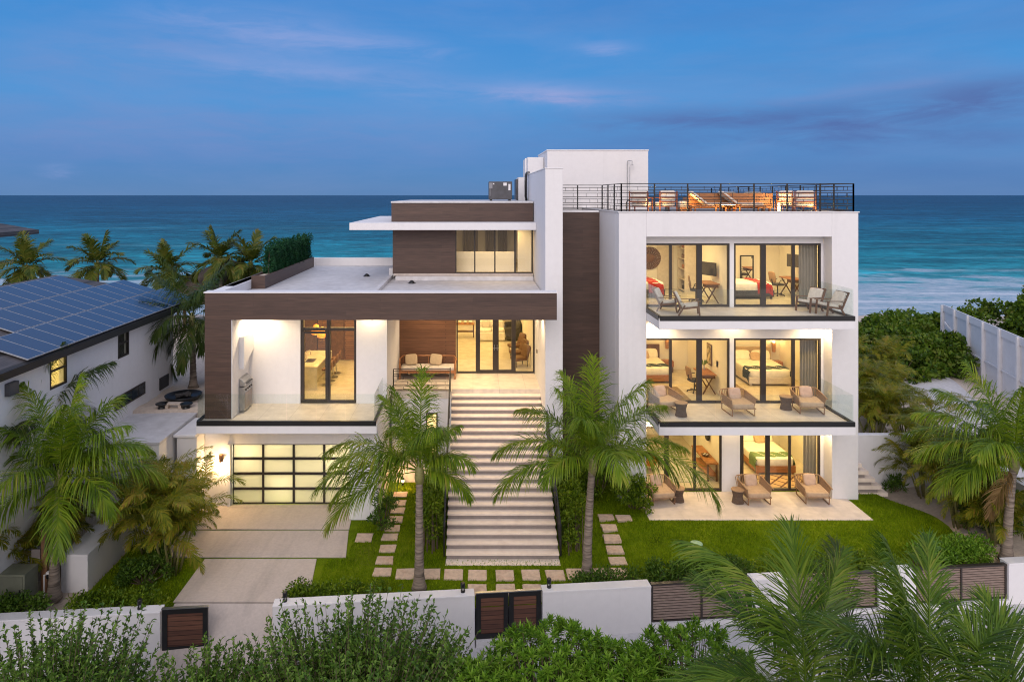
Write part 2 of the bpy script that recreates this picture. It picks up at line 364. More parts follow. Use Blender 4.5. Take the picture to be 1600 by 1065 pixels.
COCOD = leafmat('dark_palm_leaf', [(.020, .044, .012), (.036, .070, .012), (.070, .105, .018), (.13, .11, .04)], .42, .25)
COCOF = leafmat('far_palm_leaf', [(.030, .055, .012), (.060, .095, .014), (.12, .135, .020), (.20, .15, .04)], .45, .25)
ARECA = leafmat('areca_leaf', [(.030, .050, .008), (.135, .175, .012), (.26, .24, .018), (.28, .16, .045)], .45, .35)
HEDGE = leafmat('hedge_leaf', [(.018, .045, .006), (.085, .155, .010), (.16, .24, .016), (.26, .30, .03)], .4, .3)
DKLEAF = leafmat('shrub_leaf', [(.012, .034, .010), (.052, .115, .014), (.105, .185, .022), (.14, .20, .04)], .35, .25)
GRAPE = leafmat('sea_grape_leaf', [(.012, .032, .008), (.060, .120, .012), (.125, .195, .020), (.17, .17, .04)], .4, .25)
ROSET = leafmat('rosette_leaf', [(.022, .065, .010), (.10, .215, .016), (.18, .32, .03), (.24, .34, .06)], .35, .3)
FAUX = leafmat('faux_hedge_leaf', [(.008, .04, .02), (.012, .07, .028), (.03, .10, .03)], .5, .15)
TWLEAF = leafmat('twig_leaf', [(.014, .038, .010), (.060, .135, .020), (.125, .225, .030), (.20, .29, .07)], .4, .25)
COCOM = leafmat('mid_palm_leaf', [(.016, .040, .010), (.055, .115, .012), (.115, .190, .018), (.24, .26, .045)], .38, .25)
GRASSM = leafmat('grass_blade', [(.075, .14, .004), (.165, .255, .006), (.27, .33, .016)], .6, .3, .6)
m_, t_, b_ = newmat('lawn'); b_.inputs['Roughness'].default_value = .9; b_.inputs['Specular IOR Level'].default_value = .05
v_ = coords(t_)
lw_ = ramp(t_, noise(t_, v_, 1.1, 8, .65), [(.32, (.075, .125, .004)), (.52, (.145, .225, .006)), (.72, (.215, .275, .012))])
lw_ = mixc(t_, lw_, (.34, .30, .06), ramp(t_, noise(t_, v_, .45, 7, .6, .5), [(.58, 0), (.74, .35)]))
t_.links.new(mixc(t_, lw_, ramp(t_, noise(t_, v_, 45, 3), [(.3, .6), (.7, 1.3)]), 1, 'MULTIPLY'), b_.inputs['Base Color'])
bumpn(t_, b_, noise(t_, v_, 60, 4), .8, .05); LAWN = m_
THATCH = M('thatch', (.10, .075, .055), (.05, .038, .03), .95, 12, .8, 40, stretch=(1, 1, .3))
SLATE = boards('roof_slate', (.085, .078, .08), (.06, .055, .058), .22, .7, .12, mortar=(.02, .02, .02), length=5)
SOLARB = M('solar_cell', (.012, .035, .085), (.008, .024, .065), .22, 30)
ALU = M('aluminium', (.40, .43, .48), (.34, .36, .40), .4, 5, metal=.3)
BULB = emit('lamp_bulb', (1, .72, .36), 60)
BULBS = emit('small_bulb', (1, .66, .28), 14)
DISC = emit('downlight_disc', (1, .84, .58), 25)
GLOWPANE = emit('self_glowing_pane', (1, .72, .30), .75)  # pane glows by itself, standing in for a lit room not built behind
PENDM = emit('amber_shade', (1, .30, .03), .75)
# frosted garage glass: light from the garage scatters through it
m_ = bpy.data.materials.new('frosted_glass'); m_.use_nodes = True; t_ = m_.node_tree; b_ = t_.nodes['Principled BSDF']
b_.inputs['Base Color'].default_value = (.8, .8, .76, 1); b_.inputs['Roughness'].default_value = .35
tr_ = node(t_, 'ShaderNodeBsdfTranslucent'); tr_.inputs[0].default_value = (.95, .92, .82, 1); mx_ = node(t_, 'ShaderNodeMixShader'); mx_.inputs[0].default_value = .8
t_.links.new(b_.outputs[0], mx_.inputs[1]); t_.links.new(tr_.outputs[0], mx_.inputs[2]); t_.links.new(mx_.outputs[0], t_.nodes['Material Output'].inputs[0]); FROST = m_
m_, t_, b_ = newmat('mirror_glass'); b_.inputs['Metallic'].default_value = 1; b_.inputs['Roughness'].default_value = .03
b_.inputs['Base Color'].default_value = (.8, .8, .78, 1); MIRROR = m_
# sea: deep blue far out, turquoise over the sand bar, foam near the beach
m_, t_, b_ = newmat('sea_water'); v_ = coords(t_)
sx_ = node(t_, 'ShaderNodeSeparateXYZ'); t_.links.new(v_, sx_.inputs[0])
wob = noise(t_, coords(t_, (.012, .05, 1)), 1.0, 6)
yy = node(t_, 'ShaderNodeMath', operation='MULTIPLY_ADD'); t_.links.new(wob, yy.inputs[0]); yy.inputs[1].default_value = 46; t_.links.new(sx_.outputs[1], yy.inputs[2])
lg = node(t_, 'ShaderNodeMath', operation='LOGARITHM'); t_.links.new(yy.outputs[0], lg.inputs[0]); lg.inputs[1].default_value = 10
mr = node(t_, 'ShaderNodeMapRange'); t_.links.new(lg.outputs[0], mr.inputs[0]); mr.inputs[1].default_value = 1.9; mr.inputs[2].default_value = 3.6
base_ = ramp(t_, mr.outputs[0], [(0, (.15, .36, .40)), (.10, (.05, .30, .35)), (.19, (.012, .215, .265)), (.30, (.005, .135, .195)), (.45, (.003, .072, .135)), (.7, (.002, .045, .10)), (1, (.002, .038, .088))])
wv = None
for sc_, lo_, hi_ in (((.005, .009, 1), .76, 1.24), ((.028, .045, 1), .66, 1.36), ((.11, .17, 1), .62, 1.40), ((.4, .6, 1), .75, 1.25)):
    k_ = ramp(t_, noise(t_, coords(t_, sc_), 1.0, 6, .6, .3), [(.36, lo_), (.64, hi_)]); wv = k_ if wv is None else mixc(t_, wv, k_, 1, 'MULTIPLY')
base_ = mixc(t_, base_, wv, 1, 'MULTIPLY')
# swell lines standing up over the bar: distance to a wandering line parallel to the shore
wob2 = noise(t_, coords(t_, (.008, .0, 1)), 1.0, 4)
def lines(spec, lo):
    brk = None
    for y_, w_, a_ in spec:
        d_ = node(t_, 'ShaderNodeMath', operation='MULTIPLY_ADD'); t_.links.new(wob2, d_.inputs[0]); d_.inputs[1].default_value = 40 if y_ > 120 else 14; t_.links.new(sx_.outputs[1], d_.inputs[2])
        e_ = node(t_, 'ShaderNodeMath', operation='SUBTRACT'); t_.links.new(d_.outputs[0], e_.inputs[0]); e_.inputs[1].default_value = y_ + (20 if y_ > 120 else 7)
        f_ = node(t_, 'ShaderNodeMath', operation='ABSOLUTE'); t_.links.new(e_.outputs[0], f_.inputs[0])
        g_ = node(t_, 'ShaderNodeMapRange'); t_.links.new(f_.outputs[0], g_.inputs[0]); g_.inputs[1].default_value = 0; g_.inputs[2].default_value = w_; g_.inputs[3].default_value = a_; g_.inputs[4].default_value = 0
        h_ = ramp(t_, noise(t_, coords(t_, (.03, .09, 1)), 1.0, 6, .7), [(lo, 0), (lo + .17, 1)])
        i_ = node(t_, 'ShaderNodeMath', operation='MULTIPLY'); t_.links.new(g_.outputs[0], i_.inputs[0]); t_.links.new(h_, i_.inputs[1])
        if brk is None: brk = i_.outputs[0]
        else: j_ = node(t_, 'ShaderNodeMath', operation='MAXIMUM'); t_.links.new(brk, j_.inputs[0]); t_.links.new(i_.outputs[0], j_.inputs[1]); brk = j_.outputs[0]
    return brk
brk = lines(((196, 5, .5), (158, 3.5, .35), (132, 3.5, .6), (300, 9, .25)), .45)
base_ = mixc(t_, base_, (.22, .45, .48), brk)
surf = lines(((114, 1.8, .9), (99, 1.6, .9), (91, 1.2, 1.0), (86, 1.0, 1.0)), .40)
fo = noise(t_, coords(t_, (.08, .16, 1), rot=(0, 0, R(4))), 1.0, 10, .7, .4)
fy = node(t_, 'ShaderNodeMapRange'); t_.links.new(sx_.outputs[1], fy.inputs[0]); fy.inputs[1].default_value = 150; fy.inputs[2].default_value = 84; fy.inputs[3].default_value = -.12; fy.inputs[4].default_value = .36
fa = node(t_, 'ShaderNodeMath', operation='ADD'); t_.links.new(fo, fa.inputs[0]); t_.links.new(fy.outputs[0], fa.inputs[1])
foam = ramp(t_, fa.outputs[0], [(.56, 0), (.70, 1)])
cap = ramp(t_, noise(t_, coords(t_, (.05, .11, 1)), 1.0, 9, .72, .3), [(.68, 0), (.75, .5)])
fm = node(t_, 'ShaderNodeMath', operation='MAXIMUM'); t_.links.new(foam, fm.inputs[0]); t_.links.new(cap, fm.inputs[1])
fn_ = ramp(t_, noise(t_, coords(t_, (.35, .6, 1)), 1.0, 7, .75), [(.36, (.22, .37, .46)), (.7, (.56, .61, .68))])
t_.links.new(mixc(t_, mixc(t_, base_, fn_, fm.outputs[0]), (.66, .70, .76), surf), b_.inputs['Base Color'])
b_.inputs['Roughness'].default_value = .35; b_.inputs['IOR'].default_value = 1.12
bumpn(t_, b_, noise(t_, coords(t_, (.45, .8, 1)), 1.0, 7, .6), .9, .9); SEA = m_
# ================================================================ GROUND
def sm(a, b, x): t = np.clip((x - a) / (b - a), 0, 1); return t * t * (3 - 2 * t)
def yw(x): return 18.87 + .0905 * (x - 1.9)            # line of the front garden wall
def street_z(x): return -1.25 + .04 * np.clip(x + 4, 0, 13)
def lawn_z(x, y): return .30 * sm(2.5, 6, x) * sm(21.2, 23.0, y)
def land_z(x, y):
    rear = 3.1 - 6.8 * sm(45, 74, y)
    left = np.where(y < 26.0, -.06, rear)
    right = .22 + 1.75 * sm(26.2, 29.5, y) * (x < 17.5) + 1.0 * sm(26, 33, y) * (x >= 17.5)
    right = right * (1 - sm(44, 50, y)) + rear * sm(44, 50, y) + .12 * np.sin(x * 1.3) * np.sin(y * .9)
    mid = np.where(y < 43.2, -.1, rear)
    z = np.where(x < -9.6, left, np.where(x > 14.2, right, mid))
    z = np.where((x <= 15.9) & (y < 25.9), -.08, z)
    z = np.where((x > -9.0) & (x < -4.2) & (y < 19.8), -1.5, z)
    return z
xs = np.concatenate([np.arange(-90, -24, 4), np.arange(-24, 34, .7), np.arange(34, 121, 4)])
ts_ = np.concatenate([np.arange(0, 30, .7), np.arange(30, 80, 2)])
gx = xs[None, :].repeat(len(ts_), 0); gy = yw(gx) + .18 + ts_[:, None]
gz = land_z(gx, gy) + ((gx < -10) | (gx > 16.2)) * .05 * np.sin(gx * 3.1) * np.cos(gy * 2.7)
def gridmesh(name, X, Y, Z, m, smooth=True):
    ny, nx = X.shape; v = np.stack([X, Y, Z], -1).reshape(-1, 3)
    i = np.arange(ny * nx).reshape(ny, nx); q = np.stack([i[:-1, :-1], i[:-1, 1:], i[1:, 1:], i[1:, :-1]], -1).reshape(-1, 4)
    me = bpy.data.meshes.new(name); me.from_pydata(v.tolist(), [], q.tolist()); return link(me, name, m, None, smooth)
tag(gridmesh('sand_ground', gx, gy, gz, SAND), kind='structure')
# street in front of the wall
X, Y = np.meshgrid(np.arange(-80, 81, 2.0), np.array([2, 8, 12, 15, 16.5]))
Yb = np.vstack([Y, yw(X[:1]) + .1, yw(X[:1]) + 7]); Xb = np.vstack([X, X[:1], X[:1]])
tag(gridmesh('street', Xb, Yb, street_z(Xb) + .02, STREET), kind='structure')
# lawn sheet
xl_ = np.concatenate([np.linspace(-11, -8.3, 9), np.linspace(-8.28, -4.6, 12), np.linspace(-4.58, 15.9, 48)])
X = xl_[None, :].repeat(30, 0); t = np.linspace(0, 1, 30)[:, None]
y0_ = np.where((X > -8.29) & (X < -4.59), 19.02, yw(X) + .1); Y = y0_ * (1 - t) + 28.5 * t
edge = np.minimum(X, 15.7 + .25 * np.sin(Y * 1.7) - .9 * sm(23.5, 26.5, Y))
tag(gridmesh('lawn', edge, Y, lawn_z(edge, Y) + .0, LAWN), kind='structure')
# sea
Y = np.array([58, 90, 130, 200, 400, 1000, 4000, 20000, 70000.])[:, None].repeat(9, 1); X = (np.linspace(-1, 1, 9)[None, :]) * (Y * 2 + 200)
tag(gridmesh('sea', X, Y, np.full_like(X, -3.0), SEA), kind='structure')
# driveway slabs with grown-over joints
d = MB()
def slab(ring, z): d.poly(ring, z - .15, z)
slab([(-9.75, 23.15), (-4.2, 23.15), (-4.33, 24.9), (-9.75, 24.9)], .035)
slab([(-9.75, 21.38), (-3.98, 21.38), (-4.2, 23.05), (-9.75, 23.05)], .032)
slab([(-8.35, 19.02), (-4.6, 19.02), (-4.87, 21.27), (-8.35, 21.27)], .03)
d.add([(-8.28, 18.94, .028), (-4.55, 18.94, .028), (-5.0, 17.1, -1.16), (-8.28, 17.1, -1.16), (-8.28, 18.94, -1.5), (-4.55, 18.94, -1.5), (-5.0, 17.1, -1.5), (-8.28, 17.1, -1.5)],
      [(3, 2, 1, 0), (0, 4, 7, 3), (1, 2, 6, 5), (2, 3, 7, 6)])
tag(d.build('driveway', CONC), kind='structure')
pt = MB(); pt.box(6.0, 13.6, 23.2, 25.4, .0, .33); tag(pt.build('patio', PATIO, bevel=.01), kind='structure')
patio_z = .33

# pale track climbing the sandy slope on the right
tv_ = np.linspace(0, 1, 40)[:, None]; tu_ = np.linspace(-1.5, 1.5, 9)[None, :]
TX = 20.6 + 4.6 * tv_ ** 1.2 + tu_ * (1 + .3 * tv_); TY = 22.2 + 17 * tv_ + 0 * tu_
TZ = land_z(TX, TY) + .09; TZ[:, 0] -= .4; TZ[:, -1] -= .4; TZ[0] -= .3
tag(gridmesh('path', TX, TY, TZ, STREET), kind='structure')
# ================================================================ HOUSE
H = thing('house', 'large white modern house with dark brown cladding, stacked balconies and a wide outside stair', 'house', (0, 30, 0), world=True)
def part(mb, name, m, parent=None, **k): return mb.build(name, m, parent or H, **k)
F1, F2, RF = 3.6, 7.18, 10.71
def boxp(name, m, *b, parent=None, bevel=.012):
    mb = MB(); mb.box(*b); return part(mb, name, m, parent, bevel=bevel)

# --- right block -----------------------------------------------------------
w = MB()
w.box(5.30, 6.30, 24.8, 25.4, 0, RF); w.box(13.04, 14.0, 24.8, 25.4, 0, RF); w.box(6.30, 13.04, 24.8, 25.4, 9.83, RF)
part(w, 'front_wall', STUCCO, bevel=.015)
boxp('side_wall', STUCCO, 5.30, 5.62, 25.4, 40, 0, RF); boxp('side_wall', STUCCO, 13.7, 14.0, 25.4, 40, 0, RF)
boxp('rear_wall', STUCCO, 5.62, 13.7, 39.7, 40, 0, RF - .01)
# recessed infill round the glazing: (z of sill, z of head, bays)
bays = {0: (patio_z, 2.75, [(6.32, 9.26), (9.93, 12.93)]), 1: (F1, 6.02, [(6.32, 9.55), (9.71, 12.95)]), 2: (F2, 9.55, [(6.32, 9.55), (9.71, 12.95)])}
ceil = {0: 3.05, 1: 6.75, 2: 9.83}
w = MB()
for k, (z0, z1, bb) in bays.items():
    w.box(6.30, 13.04, 25.4, 25.6, z1, ceil[k] + .2 if k < 2 else 10.4)
    w.box(bb[0][1], bb[1][0], 25.4, 25.6, z0, z1); w.box(bb[1][1], 13.7, 25.41, 25.6, z0, z1); w.box(5.62, bb[0][0], 25.41, 25.6, z0, z1)
part(w, 'recessed_wall', STUCCO)
boxp('roof_deck', DECK, 5.62, 13.7, 25.42, 39.7, 10.5, 10.63, bevel=0)
# coping of the roof edge
c_ = MB(); c_.box(5.27, 14.03, 24.77, 25.45, RF, RF + .035); c_.box(5.27, 5.66, 25.45, 40, RF, RF + .035); c_.box(13.66, 14.03, 25.45, 40, RF, RF + .035)
part(c_, 'coping', TRIM)

def window(x0, x1, y, z0, z1, mull, fw=.07, parent=None, transom=None, name='window', glass=None, d=.09, mat=None):
    b = MB(); zb = z0 + .02
    b.box(x0, x1, y, y + d, z1 - fw, z1); b.box(x0, x1, y, y + d, zb, zb + fw)
    b.box(x0, x0 + fw, y, y + d, zb + fw, z1 - fw); b.box(x1 - fw, x1, y, y + d, zb + fw, z1 - fw)
    for mx, mw in mull: b.box(mx - mw / 2, mx + mw / 2, y + .003, y + d - .003, zb + fw, z1 - fw)
    if transom:
        xs_ = [x0 + fw] + [q for mx, mw in mull for q in (mx - mw / 2, mx + mw / 2)] + [x1 - fw]
        for i in range(0, len(xs_), 2): b.box(xs_[i], xs_[i + 1], y + .006, y + d - .006, transom - .06, transom + .06)
    fr = part(b, name, mat or FRAME, parent)
    p = MB(); p.box(x0 + fw * .5, x1 - fw * .5, y + d * .45, y + d * .45 + .012, zb + fw * .5, z1 - fw * .5)
    p.build('pane', glass or GLASS, fr); return fr
window(6.32, 9.26, 25.42, patio_z, 2.75, [(7.21, .16), (8.26, .09)])
window(9.93, 12.93, 25.42, patio_z, 2.75, [(10.98, .16), (11.80, .08), (10.05, .05)])
for z0, z1 in ((F1, 6.02), (F2, 9.55)):
    window(6.32, 9.55, 25.42, z0, z1, [(7.36, .10), (8.43, .20)]); window(9.71, 12.95, 25.42, z0, z1, [(10.81, .20), (11.93, .12)])
# rooms behind the glazing
def room(x0, x1, y0, y1, z0, z1, floor=INFLOOR, wall=INWALL, front=False):
    b = MB(); b.box(x0, x1, y0, y1, z0 - .12, z0); part(b, 'floor', floor)
    b = MB(); b.box(x0, x1, y0, y1, z1, z1 + .1); part(b, 'ceiling', wall)
    b = MB(); b.box(x0 - .1, x1 + .1, y1, y1 + .1, z0, z1); b.box(x0 - .1, x0, y0, y1, z0, z1); b.box(x1, x1 + .1, y0, y1, z0, z1); part(b, 'interior_wall', wall)
for k in (0, 1, 2):
    z0 = bays[k][0]
    room(5.75, 9.55, 25.6, 30.4 if k else 31.5, z0, ceil[k] - (.12 if k == 2 else .0)); room(9.70, 13.55, 25.6, 30.2, z0, ceil[k] - (.12 if k == 2 else .0))
def area(name, loc, sx, sy, power, col, rot=(0, 0, 0), spread=180):
    l = bpy.data.lights.new(name, 'AREA'); l.shape = 'RECTANGLE'; l.size, l.size_y = sx, sy; l.energy = power; l.color = col; l.spread = R(spread)
    o = bpy.data.objects.new(name, l); COL.objects.link(o); o.location = loc; o.rotation_euler = rot; return o
def point(name, loc, power, col, r=.05):
    l = bpy.data.lights.new(name, 'POINT'); l.energy = power; l.color = col; l.shadow_soft_size = r
    o = bpy.data.objects.new(name, l); COL.objects.link(o); o.location = loc; return o
def spot(name, loc, power, col, ang=110, blend=.8, r=.04, rot=(0, 0, 0)):
    l = bpy.data.lights.new(name, 'SPOT'); l.energy = power; l.color = col; l.spot_size = R(ang); l.spot_blend = blend; l.shadow_soft_size = r
    o = bpy.data.objects.new(name, l); COL.objects.link(o); o.location = loc; o.rotation_euler = rot; return o
WARM = (1, .66, .25); WARM2 = (1, .72, .38)
def downlight(x, y, z):
    b = MB(); b.lathe([(.055, -.012), (.06, -.002)], 14, (x, y, z)); part(b, 'downlight', DISC)
for k in (0, 1, 2):
    zc = ceil[k] - (.12 if k == 2 else 0)
    for xm in (7.65, 11.6):
        area('room_light', (xm, 27.6, zc - .03), 2.2, 2.4, (80, 76, 78)[k] * (1.12 if xm > 9 else .92), ((1, .67, .24), (1, .63, .20), (1, .70, .30))[k])
        for dx in (-1.0, 1.0): downlight(xm + dx, 27.2, zc)
# balconies: slab > black shoe, glass panes
def balcony(x0, x1, yf, yb, zt, thick, left=True, right=True, floor=TERR, n=7, gh=.92):
    b = MB(); b.box(x0, x1, yf, yb, zt - thick, zt - .03); s = part(b, 'balcony', STUCCO, bevel=.012)
    b = MB(); b.box(x0 + .01, x1 - .01, yf + .02, yb + .0, zt - .03, zt + .005); b.build('balcony_floor', floor, s)
    b = MB(); b.box(x0 + .02, x1 - .02, yf - .012, yf + .09, zt - .09, zt + .07)
    if left: b.box(x0 - .012, x0 + .09, yf + .09, yb, zt - .09, zt + .07)
    if right: b.box(x1 - .13, x1 - .03, yf + .09, yb, zt - .09, zt + .07)
    b.build('glass_shoe', BLACK, s)
    def pane(p, q):
        g = MB(); g.bar((p[0], p[1], zt + .06 + gh / 2), (q[0], q[1], zt + .06 + gh / 2), .016, gh); g.build('glass_panel', RAILG, s)
    L_ = (x1 - .05 - x0 - .04) / n
    for i in range(n): pane((x0 + .04 + i * L_ + .008, yf + .04), (x0 + .04 + (i + 1) * L_ - .008, yf + .04))
    for f, xx in ((left, x0 + .04), (right, x1 - .08)):
        if f:
            m_ = (yf + yb) / 2; pane((xx, yf + .06), (xx, m_ - .008)); pane((xx, m_ + .008), (xx, yb - .05))
    return s
balcony(6.30, 12.95, 23.1, 25.4, F1, .38); balcony(6.30, 12.95, 23.1, 25.4, F2, .38)
for z in (F2 - .39, F1 - .39):
    for x, p in ((6.75, 1), (12.75, 1.1), (9.63, .35)):
        downlight(x, 24.95, z); spot('downlight_lamp', (x, 24.95, z - .05), 100 * p * (1 if z > 5 else .9), WARM2, 160, .6)

# --- brown middle bay and tall white fin -----------------------------------------
boxp('brown_panel_wall', BROWN, 3.34, 5.30, 28.6, 29.0, 0, 10.62, bevel=0)
boxp('coping', TRIM, 3.34, 5.27, 28.57, 29.0, 10.62, 10.70)
boxp('roof_deck', DECK, 3.34, 5.30, 29.0, 40, 10.5, 10.62, bevel=0)
boxp('fin_wall', STUCCO, 2.69, 3.34, 25.4, 34.3, 0, 12.32); boxp('coping', TRIM, 2.67, 3.36, 25.38, 34.32, 12.32, 12.36)
boxp('side_wall', STUCCO, 2.69, 3.34, 34.3, 43, 0, 10.9)

# --- rooftop stair hut with shower pipe --------------------------------------------
boxp('rooftop_hut', STUCCO, 3.59, 8.47, 33, 37.5, 10.62, 13.48); boxp('coping', TRIM, 3.56, 8.50, 32.97, 37.53, 13.48, 13.54)
boxp('rooftop_hut', STUCCO, 2.75, 3.56, 34.4, 37.4, 10.9, 13.25); boxp('vent_pipe', TRIM, 2.62, 2.70, 34.4, 34.5, 12.3, 13.2)
b = MB(); b.tube([(7.45, 32.93, 10.65), (7.45, 32.93, 12.95), (7.45, 32.85, 13.0), (7.62, 32.7, 12.98), (7.62, 32.7, 12.78)], .018, 8); b.lathe([(.02, .02), (.09, 0), (.09, -.015)], 14, (7.62, 32.7, 12.78)); b.tube([(7.56, 32.93, 10.65), (7.56, 32.93, 12.7)], .008, 6)
part(b, 'shower_pipe', STEEL)
b = MB(); b.tube([(2.62, 33.6, 11.1), (2.55, 33.0, 11.3), (2.52, 32.6, 12.0), (2.54, 32.7, 12.3), (2.62, 33.3, 12.42), (2.8, 34.2, 12.48)], .06, 10); part(b, 'conduit', BLACK, smooth=True)
boxp('service_box', STUCCO, 2.30, 2.66, 34.6, 36, 11.0, 12.25); boxp('service_cover', ACGREY, 2.18, 2.30, 34.65, 35.9, 11.1, 12.15)

# --- left wing --------------------------------------------------------------------
b = MB(); b.box(-9.27, 2.90, 23.6, 24.0, 7.03, 7.96); part(b, 'fascia', BROWN)
b = MB(); b.box(-9.27, -8.36, 23.6, 24.0, F1 + .02, 7.03); part(b, 'cladding_leg', BROWN)
b = MB(); b.box(-9.30, 2.92, 23.57, 24.03, 7.96, 8.0); part(b, 'coping', TRIM)
b = MB(); b.box(-9.27, -8.34, 24.0, 25.4, F1, 7.05); b.box(-9.27, -8.9, 25.4, 37, F1, 7.96); b.box(-8.357, -8.33, 23.62, 24.0, F1 + .02, 7.03); part(b, 'side_wall', STUCCO)
b = MB(); b.box(-9.24, 2.66, 24.0, 25.38, 7.05, 7.4); b.box(-8.9, 2.66, 25.38, 36.4, 7.05, 7.55); part(b, 'soffit', STUCCO)
b = MB(); b.box(-8.85, 2.66, 24.03, 36.4, 7.56, 7.6); part(b, 'roof', MEMB)
b = MB(); b.box(-9.27, -8.86, 24.03, 37, 7.6, 7.96); part(b, 'parapet', STUCCO, bevel=.02)
b = MB(); b.box(-8.86, -3.56, 36.4, 36.7, 7.5, 8.0); part(b, 'parapet', STUCCO, bevel=.02)
b = MB(); b.box(-3.80, -3.62, 24.05, 30.9, 7.6, 7.74); b.box(-3.80, -3.56, 30.9, 36.4, 7.6, 8.05); b.box(-3.4, 2.66, 29.9, 30.2, 7.6, 7.78); part(b, 'roof_kerb', MEMB, bevel=.02)
for i, (x, y) in enumerate(((-5.5, 25.0), (.25, 24.6), (-2.6, 29.0), (2.2, 25.6), (-4.9, 31.5))):
    b = MB(); b.lathe([(.13, 0), (.12, .05), (.07, .11), (.02, .13)], 14, (x, y, 7.6)); b.lathe([(.17, 0), (.17, .02)], 14, (x, y, 7.6)); part(b, 'roof_drain', BLACK)
# terrace back wall with the kitchen window opening
boxp('terrace_wall', STUCCO, -8.34, -6.42, 25.4, 25.6, F1, 7.05, bevel=0); boxp('terrace_wall', STUCCO, -4.34, -3.2, 25.4, 25.6, F1, 7.05, bevel=0)
b = MB(); b.box(-3.4, -3.2, 25.6, 29.7, F1, 7.05); part(b, 'porch_side_wall', STUCCO)
window(-6.42, -4.34, 25.44, F1, 7.04, [(-5.38, .13)], .09, transom=6.35)
window(-6.36, -5.40, 25.40, F1 + .05, 6.28, [], .09, name='sliding_door', d=.05)
# kitchen room
room(-8.3, -3.5, 25.6, 32.5, F1, 7.0)
for x, y in ((-5.4, 27.5), (-5.6, 30)): area('kitchen_light', (x, y, 6.97), 2.2, 1.6, 85, WARM)
# left terrace slab
ts = balcony(-9.41, -3.27, 23.2, 25.4, F1, .36, left=True, right=True, n=6)
for x, p in ((-8.0, 1.25), (-3.75, .3)):
    downlight(x, 24.9, 7.05); spot('downlight_lamp', (x, 25.0, 7.0), 105 * p, (1, .76, .46), 165, .5)
area('terrace_strip', (-5.8, 24.7, 7.02), 4.2, .1, 10, (1, .74, .44))
# hood niche and its sloped underside over the grill
b = MB(); b.xprism([(24.35, 6.3), (25.39, 6.3), (25.39, 5.65), (24.35, 5.15)], -8.34, -8.16); part(b, 'hood', STUCCO)
# porch: landing, slatted wall, glazed doors, big room behind
b = MB(); b.box(-3.2, -.84, 27.0, 29.7, F1 - .3, F1); b.box(-.84, 2.69, 27.3, 29.7, F1 - .3, F1); part(b, 'landing', TERR)
b = MB(); b.box(-3.2, -.86, 27.02, 29.6, 0, F1 - .3); part(b, 'understair_wall', STUCCO)
window(-1.85, -1.40, 26.96, .9, 2.75, [], .05, glass=GLOWPANE)
b = MB(); b.box(-3.2, -.74, 29.7, 29.8, F1, 7.05); part(b, 'slat_wall', SLAT)
b = MB(); b.box(-.76, .10, 29.68, 29.78, 7.0, 7.05); part(b, 'door_head', FRAME)
window(-.72, .18, 29.7, F1, 7.03, [], .06); window(1.80, 2.67, 29.7, F1, 7.03, [], .06)
for x0, x1, hx in ((.18, .99, .93), (.99, 1.80, 1.05)):
    dr = window(x0, x1, 29.69, F1, 7.03, [], .13, name='entry_door')
    b = MB(); b.bar((hx, 29.66, F1 + 1.0), (hx, 29.66, F1 + 1.25), .02); b.bar((hx - .06, 29.65, F1 + 1.1), (hx + .06, 29.65, F1 + 1.1), .02); b.build('handle', STEEL, dr)
room(-3.4, 2.62, 29.82, 43, F1, 7.0)
for x, y, p in ((-.3, 31.5, 90), (0, 35, 105), (0, 39, 105)): area('great_room_light', (x, y, 6.97), 3, 2.4, p, WARM)
for x, y, p in ((-1.9, 29.1, 110), (-.5, 28.4, 60), (1.0, 29.0, 60), (2.35, 28.6, 90), (2.2, 26.3, 120), (.2, 26.2, 110), (-1.6, 26.6, 60)):
    downlight(x, y, 7.05); spot('downlight_lamp', (x, y, 7.0), p, (1, .74, .44), 130, .8)
b = MB(); b.box(2.655, 2.69, 28.5, 28.6, F1 + 1.15, F1 + 1.3); part(b, 'intercom', BLACK)
gl = thing('garden_light', 'small lit garden light on the grass under the porch, left of the stair', 'lamp', (-2.75, 26.7, .02)); b = MB(); b.lathe([(.05, 0), (.05, .22), (.08, .24), (.02, .30)], 12); b.build('housing', BLACK, gl); b = MB(); b.lathe([(.052, .12), (.052, .2)], 12, cap=False); b.build('lens', BULBS, gl); point('garden_light_lamp', (-2.75, 26.45, .35), 14, (1, .5, .16), .05)
# garage
b = MB(); b.box(-9.78, -8.83, 24.9, 25.2, 0, F1 - .36); b.box(-8.83, -4.32, 24.9, 25.2, 2.27, F1 - .36); b.box(-4.32, -3.31, 23.86, 25.2, 0, F1 - .36); b.box(-3.6, -3.31, 25.2, 27.9, 0, F1 - .36); b.box(-3.31, -3.2, 27.6, 27.9, 0, F1 - .3); part(b, 'garage_wall', STUCCO, bevel=.012)
b = MB(); b.box(-8.95, -8.83, 24.82, 24.9, 0, 2.3); part(b, 'door_trim', TRIM)
gd = MB(); gx0, gx1, gz0, gz1 = -8.80, -4.33, .06, 2.26; cw = (gx1 - gx0) / 4; rh = (gz1 - gz0) / 4
for i in range(5): gd.box(gx0 + i * cw - (.04 if i else 0), gx0 + i * cw + (.04 if i < 4 else 0), 25.0, 25.06, gz0, gz1)
for j in range(5): gd.box(gx0, gx1, 24.995, 25.065, max(gz0, gz0 + j * rh - .045), min(gz1, gz0 + j * rh + .045))
GD = part(gd, 'garage_door', FRAME)
for i in range(4):
    for j in range(4):
        p = MB(); p.box(gx0 + i * cw + .03, gx0 + (i + 1) * cw - .03, 25.025, 25.035, gz0 + j * rh + .03, gz0 + (j + 1) * rh - .03); p.build('pane', FROST, GD)
